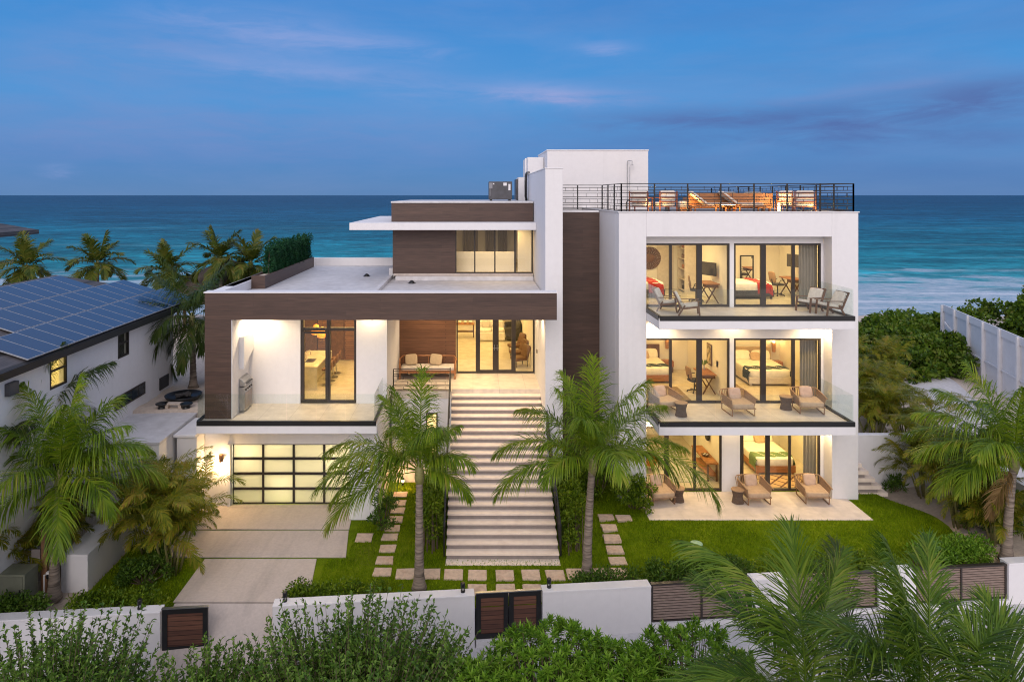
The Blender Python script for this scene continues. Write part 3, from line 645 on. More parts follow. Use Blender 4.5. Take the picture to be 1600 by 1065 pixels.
b = MB(); b.box(-9.3, -3.6, 30.5, 30.6, 0, 3.1); b.box(-9.4, -9.3, 25.2, 30.6, 0, 3.1); b.box(-9.3, -3.6, 25.2, 30.5, 3.1, 3.2); part(b, 'interior_wall', INWALL)
for x, z, p in ((-7.0, .7, 40), (-7.2, 2.4, 26), (-5.0, 1.7, 30), (-8.4, 1.9, 14)): point('garage_lamp', (x, 25.5, z), p * 1.35, (1, .86, .54), .15)
b = MB(); b.box(-8.83, -4.32, 24.72, 24.98, 0, .05); part(b, 'threshold', CONC)
# annex at the left end
b = MB(); b.box(-10.5, -9.79, 24.2, 26, 0, 2.78); part(b, 'annex_wall', STUCCO, bevel=.012); b = MB(); b.box(-10.6, -9.80, 24.12, 26, 2.78, 2.88); part(b, 'annex_roof', TRIM, bevel=.01)
# upper storey box
b = MB(); b.box(-3.6, 2.66, 30.15, 30.4, 10.17, 11.0); b.box(-3.6, -3.4, 30.4, 40, 10.17, 11.0); part(b, 'cladding_band', BROWN)
b = MB(); b.box(-3.62, 2.665, 30.12, 40, 11.0, 11.07); part(b, 'upper_roof', MEMB)
b = MB(); b.box(-5.25, 2.68, 29.0, 38.5, 9.86, 10.165); part(b, 'canopy', STUCCO, bevel=.01)
b = MB(); b.box(-3.55, -.78, 30.2, 30.4, 7.86, 9.86); b.box(-3.55, -3.35, 30.4, 36.9, 7.86, 9.86); part(b, 'cladding_wall', BROWN)
b = MB(); b.box(-3.5, 2.66, 30.18, 30.4, 7.78, 7.88); part(b, 'sill', CONC)
window(-.78, 2.66, 30.22, 7.87, 9.86, [(.08, .06), (.97, .06), (1.86, .07)], .05)
b = MB(); b.box(-3.35, 2.68, 30.4, 36, 7.6, 7.86); part(b, 'floor', INFLOOR)
b = MB(); b.box(-3.35, 2.66, 35.5, 35.6, 7.86, 9.86); part(b, 'interior_wall', INWALL)
b = MB(); b.box(-3.3, 1.95, 31.3, 31.42, 7.86, 8.75); b.box(2.05, 2.66, 31.3, 31.42, 7.86, 9.84); part(b, 'half_wall', INWALL)
for x0, x1 in ((-.5, .25), (.65, 1.1), (1.3, 1.75)):
    b = MB(); b.grid(lambda u, v, x0=x0, x1=x1: (x0 + (x1 - x0) * u, 35.3 + .04 * math.sin(u * 30), 8.2 + 1.6 * v), 40, 2); part(b, 'curtain', CURT, smooth=True)
area('stairwell_light', (.9, 30.85, 9.8), 2.6, .3, 30, WARM); area('stairwell_light', (0, 33, 9.8), 2, 2, 6, WARM)
# ---------------------------------------------------------------- outside stair
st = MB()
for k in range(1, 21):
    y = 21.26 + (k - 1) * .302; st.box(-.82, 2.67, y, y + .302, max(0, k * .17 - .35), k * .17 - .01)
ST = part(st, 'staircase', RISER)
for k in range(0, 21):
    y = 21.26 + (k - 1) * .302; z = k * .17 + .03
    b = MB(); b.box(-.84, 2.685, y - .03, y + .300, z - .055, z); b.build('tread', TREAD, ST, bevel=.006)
FRAC = [(.9, .76), (.67, .52), (.43, .28), (.2, .065)]
def rail(p, q, h, n, name='railing', parent=None, tw=.045):
    """posts, top rail and paired bars tied by short spacers, along the line p-q"""
    p, q = Vector(p), Vector(q); b = MB(); up = Vector((0, 0, h))
    for i in range(n + 1):
        a = p.lerp(q, i / n); b.bar(a, a + up, tw, tw)
    b.bar(p + up, q + up, tw * .9, tw * .6)
    for k, (f1, f2) in enumerate(FRAC):
        for f in (f1, f2): b.bar(p + up * f, q + up * f, .016, .022)
        for i in range(n):
            a = p.lerp(q, (i + (.35 if k % 2 else .5)) / n); b.bar(a + up * f2, a + up * f1, .014)
            a = p.lerp(q, (i + .82) / n); b.bar(a + up * f2, a + up * f1, .014)
    b.bar(p + up * .015, q + up * .015, .02, .03)
    return part(b, name, BLACK, parent)
rail((-.90, 21.3, .1), (-.90, 27.0, F1), .92, 5); rail((2.74, 21.3, .1), (2.74, 25.3, 2.45), .92, 4)
rail((-3.15, 27.05, F1), (-.90, 27.05, F1), .86, 2, tw=.035)
# roof railings
ry = RF + .03
rail((5.42, 24.95, ry), (13.9, 24.95, ry), 1.02, 7); rail((5.42, 28.65, ry), (5.42, 24.95, ry), 1.02, 3); rail((3.36, 28.65, ry), (5.42, 28.65, ry), 1.02, 2)
rail((13.9, 24.95, ry), (13.9, 39.8, ry), 1.02, 11); rail((8.5, 39.8, ry), (13.9, 39.8, ry), 1.02, 4)
# garage wall lamp: a shade above and below a lit bulb
b = MB(); b.lathe([(.07, 0), (.075, .02), (.075, .26), (.07, .28)], 16, (-9.12, 24.74, 1.68)); b.box(-9.16, -9.08, 24.80, 24.90, 1.72, 1.86)
wl = part(b, 'wall_lamp', WOODD); b = MB(); b.lathe([(.05, -.06), (.055, 0)], 14, (-9.12, 24.74, 1.67)); b.build('bulb', BULB, wl)
point('wall_lamp_light', (-9.12, 24.66, 1.52), 45, (1, .64, .28), .05); point('wall_lamp_light', (-9.12, 24.66, 2.02), 6, (1, .64, .28), .05)

# ================================================================ STEPS beside the right block, garden walls
sp_ = thing('garden_steps', 'pale stone steps climbing beside the right end of the white house', 'steps', (14.7, 25.4, .2), world=True)
for i in range(5):
    b = MB(); x1 = 15.35 - i * .24; b.box(13.6, x1, 25.25, 25.85, .2 + i * .27, .34 + i * .27); b.build('tread', TREAD, sp_)
    b = MB(); b.box(13.6, x1 - .12, 25.3, 25.84, .05 + i * .27, .2 + i * .27); b.build('support', RISER, sp_)
def wallthing(name, label, cat, m, capm, x0, x1, y0, y1, z0, z1, cap=.05, over=.0):
    t = thing(name, label, cat, ((x0 + x1) / 2, (y0 + y1) / 2, z0), world=True)
    b = MB(); b.box(x0, x1, y0, y1, z0, z1 - cap); b.build('wall_body', m, t, bevel=.01)
    b = MB(); b.box(x0 - over, x1 + over, y0 - over, y1 + over, z1 - cap, z1); b.build('coping', capm, t, bevel=.008); return t
wallthing('garden_wall', 'plain white garden wall joining the right side of the house behind the steps', 'wall', STUCCO, TRIM, 14.2, 18.6, 26.05, 26.3, 0, 2.2)
wallthing('boundary_wall', 'white boundary wall at the far right edge behind the leaning palm', 'wall', STUCCO, TRIM, 18.6, 18.85, 20.6, 26.05, 0, 1.55)
wallthing('planter_wall', 'thick low white wall beside the driveway under the areca palms', 'wall', STUCCO, TRIM, -11.87, -11.1, 19.67, 26.0, -.1, 1.0, .04)
wallthing('cistern_block', 'flat topped pale concrete block between the two houses', 'concrete block', STUCCO, MEMB, -13.0, -10.62, 23.1, 26.2, -.1, 3.0, .1, .03)
# picket fence between wall and neighbour
ft = thing('board_fence', 'white vertical board fence behind the left palms', 'fence', (-12.4, 22, 0), world=True)
for i in range(10):
    b = MB(); b.box(-13.0 + i * .108, -12.905 + i * .108, 22, 22.03, 0.02, 2.05 - .03 * (i % 2)); b.build('board', TRIM, ft)
b = MB(); b.box(-13.0, -11.95, 22.03, 22.08, .4, .5); b.box(-13.0, -11.95, 22.03, 22.08, 1.6, 1.7); b.build('rail', TRIM, ft)

# front wall, runs slightly oblique: local x along the wall
ang = math.atan(.0905); ux, uy = math.cos(ang), math.sin(ang)
def frame_at(x): return Matrix.Translation((x, yw(x), 0)) @ Matrix.Rotation(ang, 4, 'Z')
def fwall(label, xa, xb, z0a, zt, th=.32):
    t = thing('front_wall', label, 'wall', (xa, yw(xa), 0)); t.rotation_euler = (0, 0, ang); Lw = (xb - xa) / ux
    b = MB(); b.box(0, Lw, 0, th, z0a, zt - .05); b.build('wall_body', STUCCO, t, bevel=.012)
    b = MB(); b.box(-.0, Lw, -.015, th + .015, zt - .05, zt); b.build('coping', TRIM, t, bevel=.01); return t
fwall('long white front wall left of the wooden driveway gate', -24, -8.22, -1.5, .40)
fwall('white front wall between the driveway opening and the double gate', -5.35, .05, -1.5, .40)
fwall('white front wall between the double gate and the louvred panel', 1.93, 5.0, -1.5, .40)
fwall('white pier of the front wall between the two louvred panels behind fronds', 7.95, 9.0, -1.5, .42)
fwall('narrow white pier left of the louvred panel at far right', 11.75, 12.9, -1.5, .44)
fwall('white end pier of the front wall at far right', 15.8, 18.8, -1.5, .50)
WSLAT = M('weathered_slat', (.27, .20, .165), (.18, .13, .105), .7, 6, stretch=(1, 8, 8))
def lpanel(label, xa, xb, zb, zt, n=13):
    t = thing('louvred_fence', label, 'fence', (xa, yw(xa) + .06, 0)); t.rotation_euler = (0, 0, ang); Lw = (xb - xa) / ux
    b = MB()
    for p in (0, Lw / 2 - .02, Lw - .05): b.box(p, p + .05, .0, .10, zb, zt)
    b.box(0, Lw, -.01, .11, zt, zt + .05); b.box(0, Lw, -.01, .11, zb - .04, zb); b.build('frame', WOODD if 0 else FRAME, t)
    b = MB(); hh = (zt - zb) / n
    for i in range(n):
        z = zb + i * hh; b.xprism([(.02, z + hh * .16), (.035, z + hh * .10), (.055, z + hh * .72), (.04, z + hh * .80)], .05, Lw - .05)
    b.build('slats', WSLAT, t); b = MB(); b.box(.05, Lw - .05, .085, .095, zb, zt); b.build('gap_shade_sheet', BLACK, t)  # black sheet added behind the slats, painting in the shade of the gaps
    b = MB(); b.box(0, Lw, -.1, .22, -1.5, zb - .04); b.build('plinth', STUCCO, t)
lpanel('dark louvred panel in the front wall right of the double gate', 5.02, 7.94, -.62, .36)
lpanel('dark louvred panel mostly hidden behind the front palm fronds', 9.02, 11.74, -.56, .38)
lpanel('dark louvred panel between white piers at the far right', 12.92, 15.78, -.52, .40)
def gate(label, xa, xb, zb, zt, leaves, yoff=.1, plinth=True):
    t = thing('wooden_gate', label, 'gate', (xa, yw(xa) + yoff, 0)); t.rotation_euler = (0, 0, ang); Lw = (xb - xa) / ux; lw = Lw / leaves
    for i in range(leaves):
        a, c = i * lw + .01, (i + 1) * lw - .01
        b = MB(); b.box(a, c, 0, .07, zt - .13, zt); b.box(a, c, 0, .07, zb, zb + .13); b.box(a, a + .13, 0, .07, zb + .13, zt - .13); b.box(c - .13, c, 0, .07, zb + .13, zt - .13)
        fr = b.build('gate_leaf', BLACK, t)
        b = MB(); b.box(a + .12, c - .12, .02, .055, zb + .12, zt - .12); b.build('wood_panel', GATEW, fr)
    b = MB(); b.box(-.01, Lw + .01, -.005, .08, zt, zt + .025); b.build('cap', STEEL, t)
    if plinth: b = MB(); b.box(0, Lw, -.08, .2, -1.5, zb - .02); b.build('threshold', STUCCO, t)
gate('double wooden garden gate in black frames at the foot of the stair', .08, 1.90, -.87, .37, 2)
gate('single wooden sliding gate in a black frame beside the driveway', -8.18, -7.0, -.66, .46, 1, -.02, False)
# small path lamps on the wall top
for i, (px_, py_, lab) in enumerate(((448, 940, 'small black lamp on the wall end right of the driveway'), (723, 928, 'small black lamp on the wall left of the double gate'), (861, 918, 'small black lamp on the wall right of the double gate'), (233, 945, 'small black lamp on the wall left of the wooden driveway gate'))):
    x = PX(px_, 18.6); y = yw(x) + .18
    t = thing('path_lamp', lab, 'lamp', (x, y, .40), group='lamps on the front wall')
    b = MB(); b.lathe([(.06, 0), (.06, .05)], 12); b.lathe([(.062, .13), (.062, .24), (.05, .26)], 12)
    for k in range(4): b.bar((.045 * math.cos(k * 1.57), .045 * math.sin(k * 1.57), .05), (.045 * math.cos(k * 1.57), .045 * math.sin(k * 1.57), .13), .014)
    b.build('housing', BLACK, t); b = MB(); b.lathe([(.02, .05), (.02, .12)], 8); b.build('bulb', TRIM, t)

# ================================================================ NEIGHBOUR HOUSES
NB = thing('neighbour_house', 'white neighbouring house whose roof is covered in blue solar panels', 'house', (-13, 24, 0), world=True)
b = MB(); b.box(-13.25, -13, 12, 20.98, 0, 6.56); b.box(-13.25, -13, 21.86, 25.0, 0, 6.56); b.box(-13.25, -13, 25.8, 29.6, 0, 6.56); b.box(-13.25, -13, 20.98, 21.86, 0, 5.35); b.box(-13.25, -13, 25.0, 25.8, 0, 5.34)
b.box(-13.25, -13, 20.98, 21.86, 6.44, 6.56); b.box(-13.25, -13, 25.0, 25.8, 6.44, 6.56); b.box(-22, -13.25, 29.4, 29.6, 0, 6.9); b.box(-22, -13.25, 12, 12.2, 0, 6.9); b.build('wall', STUCCO, NB)
ex, ez, pit = -12.62, 6.58, .32
def rz_(x): return ez + (ex - x) * pit
b = MB(); b.add([(ex, 10, ez), (ex, 31.7, ez), (ex - 4.6, 28.2, rz_(ex - 4.6)), (ex - 4.6, 10, rz_(ex - 4.6)), (ex - 9.2, 31.7, ez), (ex - 9.2, 10, ez)], [(0, 1, 2, 3), (1, 4, 2), (2, 4, 5, 3), (0, 3, 5), (5, 4, 1, 0)])
b.build('roof', SLATE, NB)
b = MB(); b.box(ex - .3, ex + .03, 10, 31.73, ez - .22, ez - .004); b.box(ex - 9.2, ex - .3, 31.5, 31.73, ez - .22, ez - .004); b.build('eave', BLACK, NB)
b = MB(); b.box(-13, ex - .3, 12, 31.5, ez - .1, ez - .06); b.build('soffit', FRAME, NB)
# panels: one mesh pair, copied
hyp = math.sqrt(1 + pit * pit); pw, ph = .765, 1.44 * hyp
first = None
for row, (ya, n) in enumerate(((19.4, 15), (20.95, 12), (20.2, 10))):
    for i in range(n):
        x = ex - .03 - row * 1.44; loc = (x, ya + i * .78, rz_(x) + .06)
        if first is None:
            b = MB(); b.box(0, pw, 0, ph - .03, 0, .035); p0 = link(bpy.data.meshes.new('solar_panel'), 'solar_panel', ALU, NB); p0.data.from_pydata(b.v, [], b.f)
            b = MB(); b.box(.022, pw - .022, .022, ph - .052, .035, .04); c0 = bpy.data.meshes.new('cells'); c0.from_pydata(b.v, [], b.f); g0 = link(c0, 'cells', SOLARB, p0); first = p0
            o = p0
        else: o = p0.copy(); COL.objects.link(o); g = g0.copy(); COL.objects.link(g); g.parent = o; o.parent = NB
        u = Vector((0, 1, 0)); v = Vector((-1, 0, pit)).normalized(); nn = u.cross(v); nn = nn if nn.z > 0 else -nn
        mt = Matrix(((u.x, v.x, nn.x), (u.y, v.y, nn.y), (u.z, v.z, nn.z))).to_4x4(); mt.translation = Vector(loc) - Vector(ORG[NB.name]); o.matrix_local = mt
def swindow(y0, y1, z0, z1, ny, transom, lit):
    b = MB(); x = -12.99
    b.box(x - .08, x, y0, y1, z1 - .06, z1); b.box(x - .08, x, y0, y1, z0, z0 + .06); b.box(x - .08, x, y0, y0 + .06, z0 + .06, z1 - .06); b.box(x - .08, x, y1 - .06, y1, z0 + .06, z1 - .06)
    for k in range(1, ny): yy_ = y0 + (y1 - y0) * k / ny; b.box(x - .07, x - .01, yy_ - .03, yy_ + .03, z0 + .06, z1 - .06)
    if transom: b.box(x - .07, x - .01, y0 + .06, y1 - .06, transom - .03, transom + .03)
    w_ = b.build('window', FRAME, NB); b = MB(); b.box(x - .05, x - .04, y0 + .05, y1 - .05, z0 + .05, z1 - .05); b.build('pane', GLASS, w_)
    if not lit: b = MB(); b.box(x - .2, x - .18, y0 + .02, y1 - .02, z0 + .02, z1 - .02); b.build('blind', DARKF, w_)
swindow(20.98, 21.86, 5.35, 6.44, 1, 5.9, True); swindow(25.0, 25.8, 5.34, 6.44, 1, 5.85, False)
NBW = MB(); NBW.box(-12.998, -12.97, 24.75, 27.05, 3.5, 3.98); NBW.build('window', FRAME, NB)
for k in range(4):
    b = MB(); b.box(-12.97, -12.965, 24.81 + k * .56, 25.31 + k * .56, 3.56, 3.92); b.build('pane', M('dark_pane', (.03, .04, .05), None, .1), NB)
b = MB(); b.box(-12.998, -12.96, 28.3, 29.1, 3.25, 3.75); b.build('window', BLACK, NB)
b = MB(); b.box(-13, -12.86, 18.95, 19.35, 5.75, 6.1); b.build('vent_hood', ACGREY, NB)
b = MB(); b.box(-16.5, -13.3, 23.5, 23.6, 4, 6.6); b.box(-16.5, -13.3, 19.5, 19.6, 4, 6.6); b.box(-16.6, -16.5, 19.5, 23.6, 4, 6.6); b.box(-16.5, -13.3, 19.6, 23.5, 4, 4.1); b.box(-16.5, -13.3, 19.6, 23.5, 6.6, 6.7); b.build('interior_wall', INWALL, NB)
area('neighbour_room_light', (-14.9, 21.5, 6.55), 1.5, 1.5, 130, (1, .72, .22))
# dark roofed beach house at the upper left
BH = thing('beach_house', 'beach house showing only its dark shingled eave at the left edge', 'house', (-40, 47, 0), world=True)
b = MB(); b.box(-46, -36.5, 44.5, 49.5, 0, 8.5); b.build('wall', STUCCO, BH)
b = MB(); b.add([(-31.9, 44, 8.8), (-31.9, 50.2, 8.8), (-48, 50.2, 8.8), (-48, 44, 8.8), (-35.5, 47, 9.9), (-45, 47, 9.9)], [(0, 1, 4), (1, 2, 5, 4), (2, 3, 5), (3, 0, 4, 5)]); b.box(-48, -31.9, 44, 50.2, 8.5, 8.797); b.build('roof', SLATE, BH)
# thatched beach hut
TH = thing('thatched_hut', 'thatched beach hut roof among the palms behind the house', 'hut', (-15.8, 44, 3), world=True)
rings = []
b = MB(); b.lathe([(4.3, 2.0), (4.2, 2.25), (2.2, 3.3), (.25, 4.2), (.05, 4.25)], 28, (-15.8, 44, 3.0)); b.build('roof', THATCH, TH)
b = MB()
for k in range(6): b.tube([(-15.8 + 3.2 * math.cos(k * 1.047), 44 + 3.2 * math.sin(k * 1.047), 3), (-15.8 + 3.2 * math.cos(k * 1.047), 44 + 3.2 * math.sin(k * 1.047), 5.6)], .1, 8)
b.build('posts', WOODD, TH)
# tall white hoarding on the right
HO = thing('panel_fence', 'tall white panel fence with upright posts at the right edge', 'fence', (29, 42, 1), world=True)
p0_, p1_ = Vector((29.1, 42.3, 0)), Vector((24.4, 27.0, 0)); n_ = 8
for i in range(n_):
    a, c = p0_.lerp(p1_, i / n_), p0_.lerp(p1_, (i + 1) / n_); dz = .15 * i / n_
    b = MB(); b.bar(a + Vector((.08, 0, 2.75)), c + Vector((.08, 0, 2.75)), .03, 3.6); b.build('panel', TRIM, HO)
    b = MB(); b.bar(a + Vector((-.02, 0, .9)), a + Vector((-.02, 0, 4.55)), .18, .1); b.build('post', TRIM, HO)
    b = MB(); b.bar(a + Vector((.02, 0, 4.38)), c + Vector((.02, 0, 4.38)), .05, .4); b.bar(a + Vector((.02, 0, 2.5)), c + Vector((.02, 0, 2.5)), .04, .08); b.build('rail', TRIM, HO)
b = MB(); b.bar(p0_ + Vector((-.3, -.6, 3.6)), p0_ + Vector((-.3, -4.0, 1.2)), .08); b.build('brace', TRIM, HO)

# ================================================================ STEPPING STONES
def stone(px_, py_, label, s=.54, sy=.54, k=[0]):
    k[0] += 1; rs = random.Random(k[0]); y = GY(py_); x = PX(px_, y); z = float(lawn_z(np.array(x), np.array(y)))
    if z > .01: y = GY(py_, z); x = PX(px_, y)
    ring = []
    for cx, cy in ((-1, -1), (1, -1), (1, 1), (-1, 1)):
        for q in (0, 1, 2):
            e = .93 + .07 * math.sin(q * 3.1 + k[0]); a = (cx, cy)
            t_ = (-.25, 0, .25)[q]
            jx, jy = rs.uniform(-.02, .02), rs.uniform(-.02, .02)
            if cx * cy > 0: ring.append((x + s / 2 * (cx * (1 - max(0, -t_) * .25)) + jx, y + s / 2 * (cy * (1 - max(0, t_) * .25)) + jy)) if q != 1 else ring.append((x + s / 2 * cx * .985 + jx, y + s / 2 * cy * .985 + jy))
            else: ring.append((x + s / 2 * (cx * (1 - max(0, t_) * .25)) + jx, y + s / 2 * (cy * (1 - max(0, -t_) * .25)) + jy)) if q != 1 else ring.append((x + s / 2 * cx * .985 + jx, y + s / 2 * cy * .985 + jy))
    cxm, cym = x, y; ring.sort(key=lambda p: math.atan2(p[1] - cym, p[0] - cxm))
    ring = [(a, y + (c - y) * sy / s) for a, c in ring]
    b = MB(); b.poly(ring, z - .05, z + .04); o = b.build('stepping_stone', STONE, None, bevel=.012); tag(o, label, 'stepping stone', 'stepping stones in the lawn'); STONES.append((x, y, s, sy)); return o
STONES = []
c1 = [(1302, 372), (1290, 425), (1285, 472), (1268, 528), (1252, 583), (1238, 638), (1224, 710), (1205, 785), (1190, 857)]
for i, (a, c) in enumerate(c1): stone(300 + a / 4, 680 + c / 4, f'square stepping stone in the column left of the stair, {ORD[i]} from the house', .52, .43)
stone(300 + 1075 / 4, 680 + 643 / 4, 'lone stepping stone on the grass beside the driveway')
c2 = [(132, 788), (297, 788), (435, 793), (583, 797), (752, 797), (920, 795), (1070, 797), (1200, 790), (1345, 785), (1465, 783)]
for i, (a, c) in enumerate(c2): stone(600 + a / 4, 700 + c / 4, f'stepping stone in the long row before the stair, {ORD[i]} from the left')
for i, (a, c) in enumerate([(583, 888), (760, 888), (928, 888)]): stone(600 + a / 4, 700 + c / 4, f'stepping stone right behind the double gate, {ORD[i]} from the left')
c3 = [(1390, 437), (1408, 500), (1425, 565), (1442, 635), (1462, 707)]
for i, (a, c) in enumerate(c3): stone(600 + a / 4, 700 + c / 4, f'stepping stone in the column right of the stair, {ORD[i]} from the house', .52, .42)
stone(600 + 1500 / 4, 700 + 440 / 4, 'stepping stone beside the shrub, leading toward the patio', .5, .42)
# ================================================================ FURNITURE
PI = math.pi
def P(t, name, m, fn, smooth=False, bevel=0):
    b = MB(); fn(b); return b.build(name, m, t, smooth=smooth, bevel=bevel)
def tilt(b, cx, cy, cz, rx=0, ry=0, rz=0): b.M = Matrix.Translation((cx, cy, cz)) @ Matrix.Rotation(rz, 4, 'Z') @ Matrix.Rotation(ry, 4, 'Y') @ Matrix.Rotation(rx, 4, 'X')
# --- club chair of woven rope with a deep cushion and a scatter pillow (faces -Y)
def club_chair():
    t = thing('rope_armchair', 'x', 'armchair', group='woven rope armchairs')
    def shell(b):
        for k in range(46):
            s = k / 45; a = -.12 + s * 2.24          # u-shape: left arm, back, right arm
            if a < .62: p = (-.46, -.42 + a * 1.18, 0)
            elif a < 1.38: p = (-.46 + (a - .62) / .76 * .92, .42, 0)
            else: p = (.46, .42 - (a - 1.38) * 1.18, 0)
            top = .62 + .10 * math.exp(-((a - 1) / .45) ** 2); lo = .28; k_ = .90
            b.bar((p[0] * k_, p[1] * k_, lo), (p[0] * 1.03, p[1] * 1.03, top), .022)
        b.tube([(-.475, -.58, .60), (-.475, .2, .66), (-.42, .41, .71), (0, .45, .74), (.42, .41, .71), (.475, .2, .66), (.475, -.58, .60)], .022, 8)
        b.tube([(-.42, -.54, .28), (-.42, .36, .28), (.42, .36, .28), (.42, -.54, .28), (-.42, -.54, .28)], .02, 8)
    P(t, 'woven_back', ROPE, shell)
    P(t, 'seat_cushion', TAUPE, lambda b: b.soft(0, -.10, .36, .82, .90, .17, .22), True)
    def pil(b): tilt(b, .02, .24, .60, R(-20), 0, R(6)); b.soft(0, 0, 0, .46, .15, .42, .5)
    P(t, 'pillow', M('blush_fabric', (.52, .38, .29), (.46, .33, .25), .9, 9), pil, True)
    for sx in (-1, 1):
        P(t, 'leg_frame', WOODG, lambda b: b.tube([(sx * .40, -.50, .28), (sx * .40, -.50, .03), (sx * .40, .36, .03), (sx * .40, .36, .28)], .018, 8))
    return t
cc = club_chair()
spots = [((6.85, 24.65, F1 + .01), R(14), 'woven rope armchair on the middle balcony, half behind the palm fronds at its left end'),
         ((9.42, 24.35, F1 + .01), R(4), 'woven rope armchair at the centre of the middle balcony'),
         ((12.02, 24.55, F1 + .01), R(-8), 'woven rope armchair at the right end of the middle balcony'),
         ((6.72, 24.75, patio_z), R(8), 'woven rope armchair on the ground floor patio left of a drum table'),
         ((10.15, 24.75, patio_z), R(3), 'woven rope armchair on the patio between the two glazed bays'),
         ((12.30, 24.80, patio_z), R(-4), 'woven rope armchair at the right end of the patio against the white wall')]
for i, (l, r, lab) in enumerate(spots):
    if i == 0: cc.location = l; cc.rotation_euler.z = r; cc['label'] = lab
    else: dup(cc, l, r, lab)
def drum():
    t = thing('drum_table', 'x', 'side table', group='woven drum tables')
    def body(b):
        for k in range(30):
            a, c = 2 * PI * k / 30, 2 * PI * (k + 3) / 30
            b.tube([(.20 * math.cos(a), .20 * math.sin(a), 0), (.155 * math.cos((a + c) / 2), .155 * math.sin((a + c) / 2), .23), (.21 * math.cos(c), .21 * math.sin(c), .45)], .011, 5)
            b.tube([(.20 * math.cos(c), .20 * math.sin(c), 0), (.155 * math.cos((a + c) / 2), .155 * math.sin((a + c) / 2), .23), (.21 * math.cos(a), .21 * math.sin(a), .45)], .011, 5)
    DK = M('dark_rope', (.15, .10, .07), (.10, .07, .05), .8, 40)
    P(t, 'woven_body', DK, body); P(t, 'core', DK, lambda b: b.lathe([(.18, 0), (.135, .23), (.19, .44)], 20), True); P(t, 'table_top', ROPE, lambda b: b.lathe([(.23, .45), (.235, .465), (.23, .48)], 24), bevel=.004); return t
dt = drum()
for i, (l, lab) in enumerate([((7.30, 23.95, F1 + .01), 'woven drum table on the middle balcony behind palm fronds'), ((11.32, 24.7, F1 + .01), 'woven drum table on the middle balcony left of the right armchair'),
                              ((7.40, 24.62, patio_z), 'woven drum table on the patio beside the left armchair'), ((9.50, 24.50, patio_z), 'woven drum table on the patio beside the centre armchair')]):
    if i == 0: dt.location = l; dt['label'] = lab
    else: dup(dt, l, .3 * i, lab)
# --- wooden lounge chair with slung cushions (faces -Y)
def lounge(wood, fab):
    t = thing('lounge_chair', 'x', 'lounge chair', group='wooden lounge chairs')
    for s in (-1, 1):
        P(t, 'side_frame', wood, lambda b: (b.bar((s * .31, -.36, 0), (s * .31, -.30, .56), .055), b.bar((s * .31, .42, 0), (s * .31, .18, .40), .055), b.bar((s * .31, -.34, .36), (s * .31, .30, .26), .045, .065), b.bar((s * .31, .30, .26), (s * .31, .60, .88), .055)))
        P(t, 'armrest', wood, lambda b: b.xprism([(-.40, .56), (-.40, .585), (.36, .56), (.36, .535)], s * .31 - .035, s * .31 + .035), bevel=.008)
    P(t, 'back_slats', wood, lambda b: [b.bar((-.30, .33 + .27 * k, .31 + .55 * k), (.30, .33 + .27 * k, .31 + .55 * k), .03, .05) for k in (.05, .3, .55, .78, 1)])
    def sc(b): tilt(b, 0, -.02, .385, R(-9)); b.soft(0, 0, 0, .56, .66, .11, .25)
    def bc(b): tilt(b, 0, .39, .62, R(-26)); b.soft(0, 0, 0, .56, .11, .56, .25)
    P(t, 'seat_cushion', fab, sc, True); P(t, 'back_cushion', fab, bc, True); return t
lc = lounge(M('walnut_wood', (.17, .08, .04), (.11, .05, .025), .5, 6), CREAM)
ls = [((7.05, 24.55, F2 + .01), R(62), 'grey wood lounge chair at the left of the top balcony, nearer the glazing'), ((7.52, 23.75, F2 + .01), R(78), 'grey wood lounge chair at the left of the top balcony, nearer the glass rail'),
      ((12.05, 24.5, F2 + .01), R(-62), 'grey wood lounge chair at the right of the top balcony, nearer the curtain'), ((12.40, 23.75, F2 + .01), R(-78), 'grey wood lounge chair with cream cushions in the right front corner of the top balcony')]
for i, (l, r, lab) in enumerate(ls):
    if i == 0: lc.location = l; lc.rotation_euler.z = r; lc['label'] = lab; lc.scale = (.9,) * 3
    else: dup(lc, l, r, lab, .9)
# --- beds (length along +Y towards the head, origin at the floor centre)
def bed(label, loc, rz, w, l, basem, throw, headm, hh=.95, npil=2):
    t = thing('bed', label, 'bed', loc, rz, 'beds')
    P(t, 'bed_base', basem, lambda b: (b.box(-w / 2 - .03, w / 2 + .03, -l / 2 - .03, l / 2, .08, .34), [b.box(x - .04, x + .04, y - .04, y + .04, 0, .08) for x in (-w / 2 + .06, w / 2 - .06) for y in (-l / 2 + .06, l / 2 - .1)]), bevel=.01)
    P(t, 'headboard', headm, lambda b: b.box(-w / 2 - .12, w / 2 + .12, l / 2, l / 2 + .07, .05, hh), bevel=.015)
    P(t, 'duvet', WHITEF, lambda b: b.soft(0, -.02, .47, w + .04, l, .34, .2, 28, 14), True)
    def th(b):
        def f(u, v):
            x = (u - .5) * (w + .36); edge = max(0, abs(x) - w / 2); z = .65 + .012 * math.sin(u * 27 + v * 5) - min(.42, edge * 2.6) * 1.0
            y = -l / 2 + .02 + v * .62 + .02 * math.sin(u * 9); zz = z - (.12 * (1 - v * 4) if v < .25 else 0); xx = max(-w / 2 - .045, min(w / 2 + .045, x)); return (xx, y, zz)
        b.grid(f, 40, 10)
    P(t, 'throw', throw, th, True)
    for i in range(npil):
        x = (i - (npil - 1) / 2) * w / npil
        def pl(b): tilt(b, x, l / 2 - .20, .78, R(-32)); b.soft(0, 0, 0, w / npil - .06, .2, .44, .45)
        P(t, 'pillow', WHITEF, pl, True)
    def p2(b): tilt(b, .12, l / 2 - .38, .76, R(-38), 0, R(8)); b.soft(0, 0, 0, .46, .17, .40, .5)
    P(t, 'accent_pillow', TAUPE, p2, True); return t
